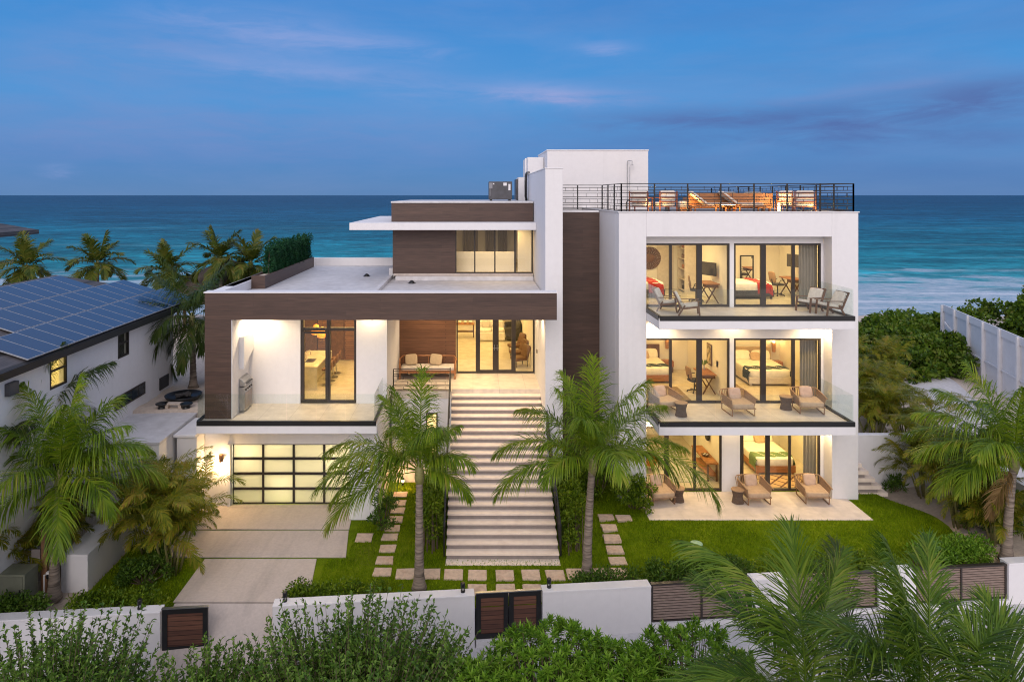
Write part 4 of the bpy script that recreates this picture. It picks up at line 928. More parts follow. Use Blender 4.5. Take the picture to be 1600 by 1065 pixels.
bed('double bed with white linen and a red throw in the top floor left room', (6.75, 28.5, F2), R(90), 1.7, 2.0, DARKF, RED, CREAM)
bed('double bed with white linen and a red throw in the top floor right room', (11.0, 28.2, F2), R(90), 1.6, 2.1, DARKF, RED, CREAM)
bed('bed with a slate grey throw and a wood headboard, middle floor left room', (7.35, 29.2, F1), 0, 1.6, 2.1, WOOD, TEAL, WOODD, 1.15)
bed('wide bed with slate grey throw and pale base in the middle floor right room', (12.10, 28.85, F1), 0, 1.7, 2.2, CREAM, TEAL, M('ash_headboard', (.45, .33, .2), None, .6, 5), 1.1)
bed('bed with a sage green throw in the ground floor right room', (11.95, 28.05, patio_z), 0, 1.5, 2.2, WOOD, GREENF, CREAM, .9)
def curtain(label, x0, x1, y, z0, z1, m=CURT):
    t = thing('curtain', label, 'curtain', ((x0 + x1) / 2, y, z0), world=True, group='curtains')
    b = MB(); b.grid(lambda u, v: (x0 + (x1 - x0) * u, y + .045 * math.sin(u * 2 * PI * round((x1 - x0) / .12)) * (.7 + .3 * v), z0 + .02 + (z1 - z0 - .05) * v), 90, 6); b.build('drape', m, t, smooth=True)
    b = MB(); b.tube([(x0 - .05, y, z1), (x1 + .05, y, z1)], .014, 8); b.build('rod', BLACK, t)
curtain('grey curtain at the right end of the top floor glazing', 12.28, 12.98, 25.75, F2, 9.5); curtain('pale grey curtain at the right end of the middle floor glazing', 12.32, 12.98, 25.75, F1, 5.98)
curtain('pale curtain at the right end of the ground floor glazing', 12.45, 12.95, 25.75, patio_z, 2.7); curtain('narrow pale curtain at the left edge of the ground floor right bay', 9.98, 10.2, 25.75, patio_z, 2.7)
# --- desks, office chairs, screens
def desk(label, loc, rz, plant=False, laptop=True):
    t = thing('desk', label, 'desk', loc, rz, 'desks')
    P(t, 'desktop', WOOD, lambda b: b.box(-.55, .55, -.28, .28, .72, .76), bevel=.004); P(t, 'drawer', WOODD, lambda b: b.box(.12, .5, -.24, .24, .60, .715))
    for s in (-1, 1): P(t, 'leg', WOODD, lambda b: (b.bar((s * .50, -.24, 0), (s * .46, .20, .72), .04), b.bar((s * .50, .24, 0), (s * .46, -.20, .72), .04)))
    return t
desk('wooden desk with crossed legs against the partition in the top floor left room', (9.2, 26.75, F2), R(-90)); desk('wooden desk by the curtain in the top floor right room', (13.15, 28.2, F2), R(-90)); desk('dark wooden desk with a potted plant in the middle floor left room', (9.2, 27.1, F1), R(-90))
def ochair(label, loc, rz):
    t = thing('desk_chair', label, 'chair', loc, rz, 'desk chairs')
    P(t, 'seat', DARKF, lambda b: b.soft(0, 0, .47, .46, .46, .09, .4), True)
    def bk(b): tilt(b, 0, .24, .78, R(-10)); b.soft(0, 0, 0, .44, .06, .46, .4)
    P(t, 'backrest', ROPE, bk, True); P(t, 'stem', BLACK, lambda b: (b.tube([(0, 0, .1), (0, 0, .45)], .025), b.bar((0, .2, .46), (0, .26, .7), .04)))
    P(t, 'base', BLACK, lambda b: [b.bar((0, 0, .1), (.27 * math.cos(k * 1.2566), .27 * math.sin(k * 1.2566), .06), .035) for k in range(5)])
    for k in range(5): P(t, 'caster', BLACK, lambda b: b.soft(.27 * math.cos(k * 1.2566), .27 * math.sin(k * 1.2566), .03, .06, .06, .06, 1, 10, 6))
    P(t, 'armrest', BLACK, lambda b: [b.tube([(s * .22, .12, .46), (s * .27, .05, .66), (s * .27, -.16, .67)], .016, 6) for s in (-1, 1)])
ochair('dark desk chair at the wooden desk in the top floor left room', (8.72, 26.7, F2), R(70)); ochair('pale backed desk chair in the top floor right room', (12.62, 28.3, F2), R(100)); ochair('dark desk chair at the desk with the plant, middle floor', (8.72, 26.9, F1), R(100))
def tv(label, loc, rz, w=.85, h=.52):
    t = thing('television', label, 'television', loc, rz, 'wall televisions')
    P(t, 'screen_case', BLACK, lambda b: b.box(-w / 2, w / 2, -.02, .02, -h / 2, h / 2), bevel=.005); P(t, 'screen', M('screen_glass', (.05, .045, .04), None, .08), lambda b: b.box(-w / 2 + .015, w / 2 - .015, -.024, -.0201, -h / 2 + .015, h / 2 - .015))
    P(t, 'wall_arm', BLACK, lambda b: (b.bar((0, .02, 0), (.1, .22, 0), .05), b.box(-.02, .2, .22, .25, -.12, .12)))
tv('dark television on an arm above the desk in the top floor left room', (9.25, 26.9, 8.45), R(-62)); tv('dark television on an arm in the top floor right room', (13.25, 28.0, 8.65), R(-62)); tv('dark television beside the left edge of the middle floor right room', (9.80, 26.6, 4.75), R(90), .7, .5)
# wall decorations
t = thing('woven_wall_disc', 'round woven sunburst disc on the wall of the top floor left room', 'wall decor', (7.85, 30.36, 8.55))
P(t, 'disc', WOODD, lambda b: [b.add([(.2 * math.cos(a), -.01 - .02 * (k % 2), .2 * math.sin(a)), (.2 * math.cos(c), -.01 - .02 * (k % 2), .2 * math.sin(c)), (.5 * math.cos(c), -.03, .5 * math.sin(c)), (.5 * math.cos(a), -.03, .5 * math.sin(a))], [(0, 1, 2, 3)]) for k in range(40) for a, c in [(2 * PI * k / 40, 2 * PI * (k + .92) / 40)]])
P(t, 'centre', BROWNF, lambda b: b.soft(0, -.03, 0, .42, .06, .42, 1), True)
t = thing('wall_mirror', 'tall mirror in a dark frame on the back wall of the top floor right room', 'mirror', (12.1, 30.18, 8.0)); P(t, 'frame', BLACK, lambda b: (b.box(-.30, .30, -.03, 0, .64, .69), b.box(-.30, .30, -.03, 0, -.69, -.64), b.box(-.30, -.25, -.03, 0, -.64, .64), b.box(.25, .30, -.03, 0, -.64, .64))); P(t, 'glass', MIRROR, lambda b: b.box(-.25, .25, -.012, -.004, -.64, .64))
t = thing('framed_picture', 'framed abstract picture on the partition of the middle floor left room', 'picture', (9.53, 27.5, 4.95)); P(t, 'frame', WOODD, lambda b: b.box(-.03, 0, -.26, .26, -.42, .42)); P(t, 'canvas', M('abstract_canvas', (.55, .45, .25), (.18, .14, .06), .8, 5, lo=.42, hi=.58), lambda b: b.box(-.034, -.031, -.22, .22, -.38, .38))
t = thing('bookshelf', 'tall pale open shelf unit beside the door in the top floor left room', 'shelf', (9.25, 29.7, F2))
P(t, 'sides', CREAM, lambda b: (b.box(-.2, .28, -.5, -.47, 0, 2.3), b.box(-.2, .28, .47, .5, 0, 2.3), b.box(.25, .28, -.47, .47, 0, 2.3)))
for z in (.05, .5, .95, 1.4, 1.85, 2.27): P(t, 'shelf_board', CREAM, lambda b: b.box(-.19, .25, -.47, .47, z, z + .03))
for z, m in ((.08, DARKF), (.98, WOOD), (1.43, BROWNF), (1.88, WOOD)): P(t, 'folded_item', m, lambda b: b.box(-.12, .15, -.3, .2, z + .001, z + .17), bevel=.02)
t = thing('interior_door', 'pale door on the back wall of the top floor left room', 'door', (8.55, 30.38, F2)); P(t, 'leaf', CREAM, lambda b: b.box(-.36, .36, -.04, -.005, .01, 2.15)); P(t, 'handle', STEEL, lambda b: b.bar((.28, -.06, 1.0), (.18, -.06, 1.0), .02))
def sconce(label, loc):
    t = thing('wall_sconce', label, 'lamp', loc, group='amber wall sconces'); P(t, 'shade', M('rattan_shade', (.4, .2, .08), (.3, .14, .05), .7, 20), lambda b: b.lathe([(.075, -.30), (.085, 0), (.075, .12)], 14, cap=False)); P(t, 'bulb', BULBS, lambda b: b.soft(0, 0, .12, .10, .10, .12, 1, 10, 8), True); point('sconce_light', (loc[0], loc[1] - .12, loc[2] + .2), 5, (1, .55, .18), .05)
sconce('lit amber wall sconce beside the bed, middle floor left room', (8.6, 30.25, 4.85)); sconce('lit amber wall sconce beside the bed, middle floor right room', (13.25, 30.08, 4.75))
def nstand(label, loc):
    t = thing('nightstand', label, 'nightstand', loc, group='nightstands'); P(t, 'body', WOOD, lambda b: b.box(-.22, .22, -.2, .2, .25, .5), bevel=.006); P(t, 'legs', WOODD, lambda b: [b.box(x - .02, x + .02, y - .02, y + .02, 0, .25) for x in (-.18, .18) for y in (-.16, .16)]); P(t, 'knob', STEEL, lambda b: b.soft(0, -.21, .38, .03, .03, .03, 1, 8, 6))
nstand('small wooden nightstand below the sconce, middle floor left room', (8.55, 30.0, F1)); nstand('small wooden nightstand below the sconce, middle floor right room', (13.25, 29.85, F1))
def rug(label, x0, x1, y0, y1, z, m): tag(boxp0('rug', m, x0, x1, y0, y1, z + .002, z + .014), label, 'rug')
def boxp0(n, m, *b): k = MB(); k.box(*b); return k.build(n, m)
RUG1 = M('runner_rug', (.30, .22, .14), (.16, .11, .07), .95, 8); rug('dark runner rug on the floor of the middle floor left room', 7.75, 8.25, 25.8, 27.6, F1, RUG1); rug('dark runner rug beside the bed, middle floor right room', 10.3, 10.8, 25.8, 28.2, F1, RUG1)
rug('pale shaggy rug in the ground floor sitting room', 6.3, 8.75, 26.2, 29.8, patio_z, M('shag_rug', (.55, .55, .48), (.33, .35, .30), .95, 7, .8, 30, lo=.4, hi=.6))
m_, t_, b_ = newmat('diamond_rug'); v_ = coords(t_, (2.6, 2.6, 2.6), rot=(0, 0, R(45))); ck = node(t_, 'ShaderNodeTexBrick'); ck.offset = 0; ck.inputs['Mortar Size'].default_value = .09; ck.inputs['Brick Width'].default_value = 1; ck.inputs['Row Height'].default_value = 1; ck.inputs['Scale'].default_value = 1
ck.inputs['Color1'].default_value = (.55, .38, .2, 1); ck.inputs['Color2'].default_value = (.50, .33, .17, 1); ck.inputs['Mortar'].default_value = (.12, .05, .03, 1); t_.links.new(v_, ck.inputs['Vector']); t_.links.new(ck.outputs[0], b_.inputs['Base Color']); b_.inputs['Roughness'].default_value = .95
rug('diamond patterned rug at the foot of the ground floor bed', 11.0, 12.9, 25.75, 26.9, patio_z, m_)
t = thing('cushioned_armchair', 'orange cushioned armchair in the ground floor sitting room', 'armchair', (7.0, 27.4, patio_z), R(60)); P(t, 'seat', ORANGE, lambda b: b.soft(0, 0, .38, .72, .72, .2, .3), True); P(t, 'backrest', ORANGE, lambda b: b.soft(0, .32, .68, .72, .18, .6, .35), True); P(t, 'frame', WOODD, lambda b: [b.tube([(s * .38, -.34, 0), (s * .38, -.34, .55), (s * .38, .36, .55), (s * .38, .36, 0)], .02, 6) for s in (-1, 1)])
t = thing('console_bench', 'long wooden console against the partition in the ground floor sitting room', 'console', (9.22, 27.2, patio_z)); P(t, 'top', WOOD, lambda b: b.box(-.22, .22, -.95, .95, .66, .72), bevel=.006); P(t, 'shelf', WOOD, lambda b: b.box(-.2, .2, -.9, .9, .2, .24))
for y in (-.88, .88): P(t, 'leg', WOODD, lambda b: (b.box(-.2, -.14, y - .03, y + .03, 0, .66), b.box(.14, .2, y - .03, y + .03, 0, .66)))
t = thing('bowl', 'shallow dark bowl of shells on the wooden console', 'bowl', (9.2, 27.0, patio_z + .721)); P(t, 'dish', WOODD, lambda b: b.lathe([(.06, 0), (.17, .05), (.18, .06), (.15, .05), (.05, .02)], 20), True); P(t, 'shells', CREAM, lambda b: [b.soft(.07 * math.cos(k * 1.6), .07 * math.sin(k * 1.6), .06, .08, .06, .05, 1, 8, 6) for k in range(4)], True)
t = thing('hanging_bag', 'dark bag hanging from a hook on the wall above the console', 'bag', (9.47, 27.6, patio_z + 1.35)); P(t, 'bag_body', DARKF, lambda b: b.soft(0, 0, 0, .12, .34, .46, .5), True); P(t, 'strap', BLACK, lambda b: b.tube([(0, -.12, .18), (.03, 0, .55), (0, .12, .18)], .012, 6)); P(t, 'hook', STEEL, lambda b: b.bar((.07, 0, .56), (0, 0, .54), .02))
t = thing('potted_plant', 'small leafy plant in a vase on the middle floor desk', 'plant', (9.25, 27.35, F1 + .761)); P(t, 'vase', CREAM, lambda b: b.lathe([(.04, 0), (.06, .08), (.03, .16), (.035, .18)], 12), True); P(t, 'leaves', HEDGE, lambda b: [b.add([(0, 0, .16), (.12 * math.cos(k) + .03, .12 * math.sin(k), .3), (.2 * math.cos(k), .2 * math.sin(k), .34 + .05 * (k % 3)), (.12 * math.cos(k) - .03, .12 * math.sin(k) + .02, .3)], [(0, 1, 2, 3)]) for k in range(9)])

# --- kitchen seen through the terrace window
t = thing('kitchen_island', 'marble kitchen island seen through the left terrace window', 'kitchen island', (-6.75, 28.6, F1)); P(t, 'worktop', MARBLE, lambda b: b.box(-.55, .55, -1.45, 1.45, .86, .92), bevel=.004); P(t, 'waterfall_end', MARBLE, lambda b: (b.box(-.55, .55, -1.45, -1.39, 0, .86), b.box(-.55, .55, 1.39, 1.45, 0, .86))); P(t, 'cupboards', CREAM, lambda b: b.box(-.52, .25, -1.39, 1.39, .02, .86))
t = thing('kitchen_tap', 'arched steel tap on the marble kitchen island', 'tap', (-6.9, 28.2, F1 + .92)); P(t, 'spout', STEEL, lambda b: b.tube([(0, 0, 0), (0, 0, .32), (.05, 0, .40), (.14, 0, .42), (.20, 0, .36), (.20, 0, .26)], .016, 10), True); P(t, 'sink', BLACK, lambda b: b.box(.02, .38, -.3, .3, -.002, .004)); P(t, 'lever', STEEL, lambda b: b.bar((0, -.02, .06), (0, -.1, .1), .015))
for i in range(4):
    if i == 0:
        bs = thing('bar_stool', 'x', 'bar stool', (-5.95, 27.85, F1), R(90), 'bar stools at the kitchen island')
        P(bs, 'seat', BROWNF, lambda b: b.soft(0, 0, .66, .40, .40, .09, .4), True); P(bs, 'backrest', BROWNF, lambda b: b.soft(0, -.19, .84, .40, .07, .28, .5), True); P(bs, 'stem', STEEL, lambda b: b.tube([(0, 0, .03), (0, 0, .63)], .03)); P(bs, 'foot', STEEL, lambda b: b.lathe([(.21, 0), (.21, .015), (.04, .04)], 20)); P(bs, 'footrest', STEEL, lambda b: b.tube([(-.14, .1, .28), (.14, .1, .28)], .014)); s_ = bs
    else: s_ = dup(bs, (-5.95, 27.85 + i * .62, F1), R(90))
    s_['label'] = f'brown leather bar stool at the kitchen island, {ORD[i]} from the terrace window'
for i, (x, y, z) in enumerate(((-6.25, 28.3, 5.45), (-6.75, 29.4, 5.35))):
    t = thing('pendant_lamp', ('large amber glass pendant lamp nearest the terrace window', 'amber glass pendant lamp deeper in the kitchen')[i], 'lamp', (x, y, z)); P(t, 'shade', PENDM, lambda b: b.lathe([(.12, 0), (.20, .03), (.20, .2), (.11, .24), (.11, .40), (.03, .44)], 18), True); P(t, 'cord', BLACK, lambda b: b.tube([(0, 0, .44), (0, 0, 1.55)], .008, 6)); point('pendant_light', (x, y, z - .12), 5, (1, .5, .14), .08)
t = thing('tall_cupboards', 'dark wood cupboards along the kitchen back wall', 'cupboard', (-6, 32.1, F1))
for k in range(4): P(t, 'cupboard_door', SLAT if k % 2 else WOODD, lambda b: b.box(-1.9 + k * .62, -1.31 + k * .62, -.02, .35, .02, 3.1), bevel=.006)
t = thing('refrigerator', 'pale steel refrigerator at the right of the kitchen back wall', 'refrigerator', (-4.55, 31.9, F1)); P(t, 'body', MARBLE, lambda b: b.box(-.45, .45, -.25, .5, .05, 2.0), bevel=.01); P(t, 'handle', STEEL, lambda b: b.bar((-.03, -.3, .5), (-.03, -.3, 1.7), .025)); P(t, 'surround', WOODD, lambda b: (b.box(-.62, -.47, -.2, .5, 0, 3.2), b.box(.47, .62, -.2, .5, 0, 3.2), b.box(-.47, .47, -.2, .5, 2.05, 3.2)))
# --- big room behind the entry doors
t = thing('white_sofa', 'white slipcovered sofa seen through the entry doors', 'sofa', (1.0, 36.8, F1)); P(t, 'base', WHITEF, lambda b: b.box(-.7, .7, -.55, .5, .04, .45), bevel=.03); P(t, 'backrest', WHITEF, lambda b: b.soft(0, .35, .65, 1.4, .3, .6, .3), True); P(t, 'seat_cushion', WHITEF, lambda b: [b.soft(x, -.1, .52, .66, .8, .18, .3) for x in (-.34, .34)], True); P(t, 'pillow', CREAM, lambda b: b.soft(-.3, .1, .78, .45, .2, .4, .5), True)
t = thing('grey_sofa', 'dark grey sofa at the right of the room behind the entry doors', 'sofa', (2.2, 37.2, F1), R(-90)); P(t, 'base', DARKF, lambda b: b.box(-1.0, 1.0, -.42, .38, .08, .42), bevel=.03); P(t, 'backrest', DARKF, lambda b: b.soft(0, .26, .62, 2.0, .26, .6, .3), True); P(t, 'armrest', DARKF, lambda b: [b.soft(s * .92, -.05, .45, .2, .8, .5, .3) for s in (-1, 1)], True)
for i, y in enumerate((31.0, 32.2, 33.6)):
    t = thing('slipper_chair', f'low brown armless chair inside the entry doors, {ORD[i]} from the glass', 'chair', (2.12, y, F1), R(-70), 'brown armless chairs')
    def sb(b): tilt(b, 0, .30, .62, R(-18)); b.soft(0, 0, 0, .62, .14, .66, .3)
    P(t, 'seat', BROWNF, lambda b: b.soft(0, -.04, .36, .64, .66, .16, .3), True); P(t, 'backrest', BROWNF, sb, True); P(t, 'legs', BLACK, lambda b: [b.bar((sx * .26, sy * .26, 0), (sx * .26, sy * .26, .3), .03) for sx in (-1, 1) for sy in (-1, 1)])
t = thing('console_table', 'low two tier console with white bowls seen through the left sidelight', 'console', (-.42, 37.3, F1)); P(t, 'top', WOOD, lambda b: b.box(-.5, .5, -.2, .2, .7, .76)); P(t, 'shelf', WOODD, lambda b: b.box(-.48, .48, -.18, .18, .3, .34)); P(t, 'legs', WOODD, lambda b: [b.box(x - .03, x + .03, -.18, .18, 0, .7) for x in (-.45, .45)]); P(t, 'bowls', WHITEF, lambda b: [b.soft(x, 0, .83, .2, .2, .14, 1, 12, 8) for x in (-.3, 0, .28)], True)
# --- daybed on the porch
t = thing('daybed', 'orange teak daybed with a cream mattress against the slatted porch wall', 'daybed', (-1.92, 29.15, F1 + .01))
P(t, 'frame', WOOD, lambda b: (b.box(-1.18, 1.18, -.42, -.36, .24, .36), b.box(-1.18, 1.18, .34, .40, .24, .36), b.box(-1.18, 1.18, -.36, .34, .26, .30)), bevel=.01)
P(t, 'back_rail', WOOD, lambda b: (b.tube([(-1.18, -.30, .62), (-1.2, .1, .74), (-1.1, .38, .80), (1.1, .38, .80), (1.2, .1, .74), (1.18, -.30, .62)], .03, 8), [b.bar((x, .38, .3), (x, .38, .79), .03) for x in (-1.1, -.55, 0, .55, 1.1)]))
for x in (-1.16, 1.16):
    for y in (-.38, .36): P(t, 'leg', WOOD, lambda b: b.box(x - .035, x + .035, y - .035, y + .035, 0, .62 if y < 0 else .3), bevel=.006)
P(t, 'mattress', CREAM, lambda b: b.soft(0, 0, .39, 2.26, .74, .17, .15), True)
for i, x in enumerate((-.72, .34)):
    p_ = thing('scatter_cushion', ('square beige cushion at the left of the porch daybed', 'square beige cushion at the middle of the porch daybed')[i], 'cushion', (-1.92 + x, 29.28, F1 + .485), group='daybed cushions')
    def pc(b): tilt(b, 0, 0, .22, R(-22), R((-4, 6)[i])); b.soft(0, 0, 0, .52, .16, .46, .42)
    P(p_, 'cushion_cover', M('beige_linen', (.52, .40, .26), (.46, .35, .22), .9, 9), pc, True)
# --- grill on the left terrace
t = thing('gas_grill', 'built in steel gas grill with a domed lid at the left end of the terrace', 'grill', (-8.40, 24.75, F1 + .01)); P(t, 'cabinet', STEEL, lambda b: b.box(-.28, .26, -.42, .42, .04, .88), bevel=.01); P(t, 'door', M('grill_door', (.36, .30, .26), None, .35, 4, metal=.6), lambda b: (b.box(.262, .275, -.38, -.01, .1, .66), b.box(.262, .275, .01, .38, .1, .66)))
P(t, 'lid', STEEL, lambda b: b.yprism([(-.26, .90), (.26, .90), (.25, 1.05), (.14, 1.18), (-.06, 1.24), (-.26, 1.24)], -.40, .40), bevel=.02); P(t, 'knobs', BLACK, lambda b: [b.soft(.28, y, .78, .05, .07, .07, 1, 10, 8) for y in (-.3, -.1, .1, .3)], True); P(t, 'handle', BLACK, lambda b: b.bar((.30, -.3, 1.0), (.30, .3, 1.0), .03))
# --- roof terrace furniture
RD = 10.635
def slatchair(label, loc, rz):
    t = thing('roof_armchair', label, 'armchair', loc, rz, 'slatted armchairs on the roof terrace')
    P(t, 'frame', M('red_teak', (.22, .075, .04), (.16, .05, .03), .5, 6), lambda b: ([b.bar((sx * .36, y, 0), (sx * .36, y, .62 if y < 0 else .86), .045) for sx in (-1, 1) for y in (-.34, .36)], [b.bar((-.36, .36, z), (.36, .36, z), .03, .06) for z in (.45, .62, .80)], [b.bar((sx * .36, -.36, .6), (sx * .36, .36, .6), .06, .03) for sx in (-1, 1)], b.box(-.36, .36, -.34, .34, .24, .28)))
    P(t, 'seat_cushion', WHITEF, lambda b: b.soft(0, -.02, .36, .66, .66, .16, .25), True); P(t, 'back_cushion', WHITEF, lambda b: b.soft(0, .26, .66, .64, .16, .46, .3), True)
slatchair('slatted roof armchair behind the front railing, furthest left', (6.7, 27.2, RD), R(150)); slatchair('slatted roof armchair beside the grey roof table', (7.65, 27.3, RD), R(190)); slatchair('slatted roof armchair with white cushions at the right corner of the roof', (12.9, 26.6, RD), R(160)); slatchair('slatted roof armchair behind the one at the right corner of the roof', (13.1, 28.2, RD), R(120))
t = thing('roof_sofa', 'long orange teak roof sofa with its wooden back turned to the front railing', 'sofa', (10.75, 28.9, RD), PI); P(t, 'frame', WOOD, lambda b: (b.box(-1.75, 1.75, -.42, .42, .16, .26), b.box(-1.75, 1.75, .36, .42, .26, .80), b.box(-1.75, -1.69, -.42, .36, .26, .62), b.box(1.69, 1.75, -.42, .36, .26, .62)), bevel=.01); P(t, 'legs', WOOD, lambda b: [b.box(x - .04, x + .04, y - .04, y + .04, 0, .16) for x in (-1.65, 0, 1.65) for y in (-.35, .35)])
P(t, 'seat_cushion', WHITEF, lambda b: [b.soft(x, -.03, .34, 1.1, .74, .16, .2) for x in (-1.12, 0, 1.12)], True); P(t, 'back_cushion', CREAM, lambda b: [b.soft(x, .26, .62, .82, .16, .44, .3) for x in (-1.0, .12)], True)
for i, x in enumerate((9.75, 11.0)):
    t = thing('sun_lounger', ('sun lounger with a raised pale cushion at the left end of the roof sofa', 'sun lounger with a raised pale cushion before the middle of the roof sofa')[i], 'sun lounger', (x, 28.15, RD), 0, 'roof sun loungers')
    P(t, 'frame', WOOD, lambda b: (b.box(-.75, .95, -.32, -.26, .22, .29), b.box(-.75, .95, .26, .32, .22, .29), b.box(-.75, -.69, -.26, .26, .22, .29), b.box(.89, .95, -.26, .26, .22, .29)), bevel=.008); P(t, 'legs', WOOD, lambda b: [b.box(a - .03, a + .03, c - .03, c + .03, 0, .22) for a in (-.68, .88) for c in (-.28, .28)])
    P(t, 'seat_cushion', CREAM, lambda b: b.soft(.35, 0, .34, 1.1, .58, .10, .2), True)
    def lb(b): tilt(b, -.48, 0, .58, 0, R(38)); b.soft(0, 0, 0, .86, .58, .11, .25)
    P(t, 'back_cushion', CREAM, lb, True); P(t, 'back_frame', WOOD, lambda b: (b.bar((-.18, -.27, .28), (-.82, -.27, .80), .04), b.bar((-.18, .27, .28), (-.82, .27, .80), .04), b.bar((-.80, -.27, .78), (-.80, .27, .78), .04)))
t = thing('coffee_table', 'low orange teak coffee table lit from beneath on the roof', 'table', (10.3, 27.6, RD)); P(t, 'table_top', WOOD, lambda b: b.box(-.45, .45, -.3, .3, .32, .36), bevel=.006); P(t, 'legs', WOOD, lambda b: [b.box(x - .03, x + .03, y - .03, y + .03, 0, .32) for x in (-.4, .4) for y in (-.25, .25)]); P(t, 'under_light', BULBS, lambda b: b.box(-.3, .3, -.02, .02, .305, .319))
point('roof_table_light', (10.3, 27.3, RD + .25), 26, (1, .58, .16), .06); point('roof_floor_light', (7.1, 26.6, RD + .25), 26, (1, .58, .18), .06); point('roof_floor_light', (8.95, 27.9, RD + .5), 22, (1, .58, .18), .06)
t = thing('roof_dining_table', 'round grey table on the roof between armchairs and sofa', 'table', (8.35, 29.4, RD)); P(t, 'table_top', ACGREY, lambda b: b.lathe([(.5, .70), (.5, .74)], 24)); P(t, 'pedestal', ACGREY, lambda b: b.lathe([(.3, 0), (.08, .06), (.07, .70)], 16))
t = thing('roof_ottoman', 'pale cushion seat beside the grey roof table', 'ottoman', (8.95, 29.0, RD)); P(t, 'seat', CREAM, lambda b: b.soft(0, 0, .32, .5, .5, .28, .4), True); P(t, 'base', WOOD, lambda b: b.box(-.2, .2, -.2, .2, 0, .2))
t = thing('lantern', 'lit lantern at the right end of the roof sofa', 'lantern', (12.72, 28.4, RD)); P(t, 'case', WOOD, lambda b: ([b.box(x - .012, x + .012, y - .012, y + .012, 0, .5) for x in (-.12, .12) for y in (-.12, .12)], b.box(-.14, .14, -.14, .14, .5, .54), b.box(-.14, .14, -.14, .14, 0, .03))); P(t, 'candle', BULBS, lambda b: b.lathe([(.05, .03), (.05, .34), (.02, .4)], 12)); point('lantern_light', (12.4, 27.9, RD + .45), 18, (1, .6, .2), .06); point('roof_floor_light', (12.9, 26.0, RD + .2), 10, (1, .58, .18), .06)
t = thing('roof_tap', 'black bent stand pipe inside the left corner of the roof railing', 'tap', (5.75, 25.6, RD)); P(t, 'pipe', BLACK, lambda b: b.tube([(0, 0, 0), (0, 0, .42), (.04, 0, .5), (.12, 0, .52), (.12, 0, .47)], .02, 8)); P(t, 'valve', BLACK, lambda b: b.bar((0, -.03, .3), (0, -.1, .3), .03))
# --- AC unit on the upper roof
t = thing('air_conditioner', 'dark grey air conditioning unit on the upper roof beside the fin', 'air conditioner', (1.32, 33.2, 11.075)); P(t, 'case', ACGREY, lambda b: b.box(-.56, .56, -.45, .45, .06, .92), bevel=.02); P(t, 'junction_box', M('ac_light_grey', (.25, .25, .27)), lambda b: (b.box(-.54, -.38, -.49, -.45, .58, .86), b.bar((-.50, -.47, .2), (-.50, -.47, .58), .03))); P(t, 'data_label', TRIM, lambda b: (b.box(.38, .48, -.456, -.4505, .5, .8), b.box(.14, .3, -.456, -.4505, .72, .86), b.box(-.36, -.30, -.456, -.4505, .78, .84))); P(t, 'feet', BLACK, lambda b: [b.box(x - .05, x + .05, -.4, .4, 0, .06) for x in (-.45, .45)])
t = thing('planter_box', 'long brown planter box along the left edge of the roof deck', 'planter', (-8.62, 31.5, 7.605)); P(t, 'box', BROWN, lambda b: (b.box(.26, .31, -4.2, 4.2, .0, .52), b.box(-.24, -.19, -4.2, 4.2, .0, .52), b.box(-.19, .26, -4.2, -4.15, .0, .52), b.box(-.19, .26, 4.15, 4.2, .0, .52))); P(t, 'soil', SAND, lambda b: b.box(-.19, .26, -4.15, 4.15, .0, .44))
# --- fire bowl and stools on the sand by the neighbour
t = thing('fire_bowl', 'wide black fire bowl on the sand between the two houses', 'fire pit', (-11.7, 27.6, 3.1)); P(t, 'bowl', BLACK, lambda b: b.lathe([(.45, 0), (.66, .10), (.72, .20), (.68, .20), (.58, .12)], 26), True); P(t, 'logs', DARKF, lambda b: [b.tube([(.3 * math.cos(k), (.3 * math.sin(k)), .16), (-.3 * math.cos(k + .4), -.3 * math.sin(k + .4), .22)], .05, 8) for k in range(5)])
for i, (x, y) in enumerate(((-12.05, 26.45), (-11.1, 26.45))):
    t = thing('round_stool', ('black round stool in front of the fire bowl, nearer the neighbour', 'black round stool in front of the fire bowl, nearer the house')[i], 'stool', (x, y, 3.1)); P(t, 'seat', BLACK, lambda b: b.lathe([(.22, .15), (.24, .18), (.22, .20)], 18)); P(t, 'base', BLACK, lambda b: b.lathe([(.16, 0), (.12, .08), (.18, .15)], 16))
t = thing('stone_slab_bench', 'low beige slab lying between the two black stools', 'bench', (-11.6, 26.5, 3.1)); P(t, 'slab', SAND, lambda b: b.box(-.36, .36, -.12, .12, .14, .2), bevel=.01); P(t, 'support', SAND, lambda b: [b.box(x - .06, x + .06, -.1, .1, 0, .14) for x in (-.25, .25)])
# --- utility corner at far left
t = thing('utility_cabinet', 'grey green utility cabinet at the left edge behind the front wall', 'cabinet', (-12.6, 19.0, 0)); P(t, 'case', M('cabinet_green', (.20, .21, .15), (.16, .17, .12), .6, 3), lambda b: b.box(-.75, .32, -.3, .3, 0, .95), bevel=.01); P(t, 'door', M('cabinet_door', (.17, .18, .13)), lambda b: b.box(-.7, .27, -.315, -.301, .06, .9)); P(t, 'latch', BLACK, lambda b: b.box(.18, .22, -.33, -.316, .45, .55))
t = thing('wooden_post', 'weathered wooden post carrying a flat meter panel at the far left', 'post', (-12.25, 19.55, 0)); P(t, 'post', WOODG, lambda b: b.box(-.09, .09, -.06, .06, 0, 1.75), bevel=.01); P(t, 'panel', RISER, lambda b: b.box(-.34, -.10, -.08, -.03, .35, 1.25)); P(t, 'cap', WOODG, lambda b: b.box(-.1, .1, -.07, .07, 1.75, 1.79))
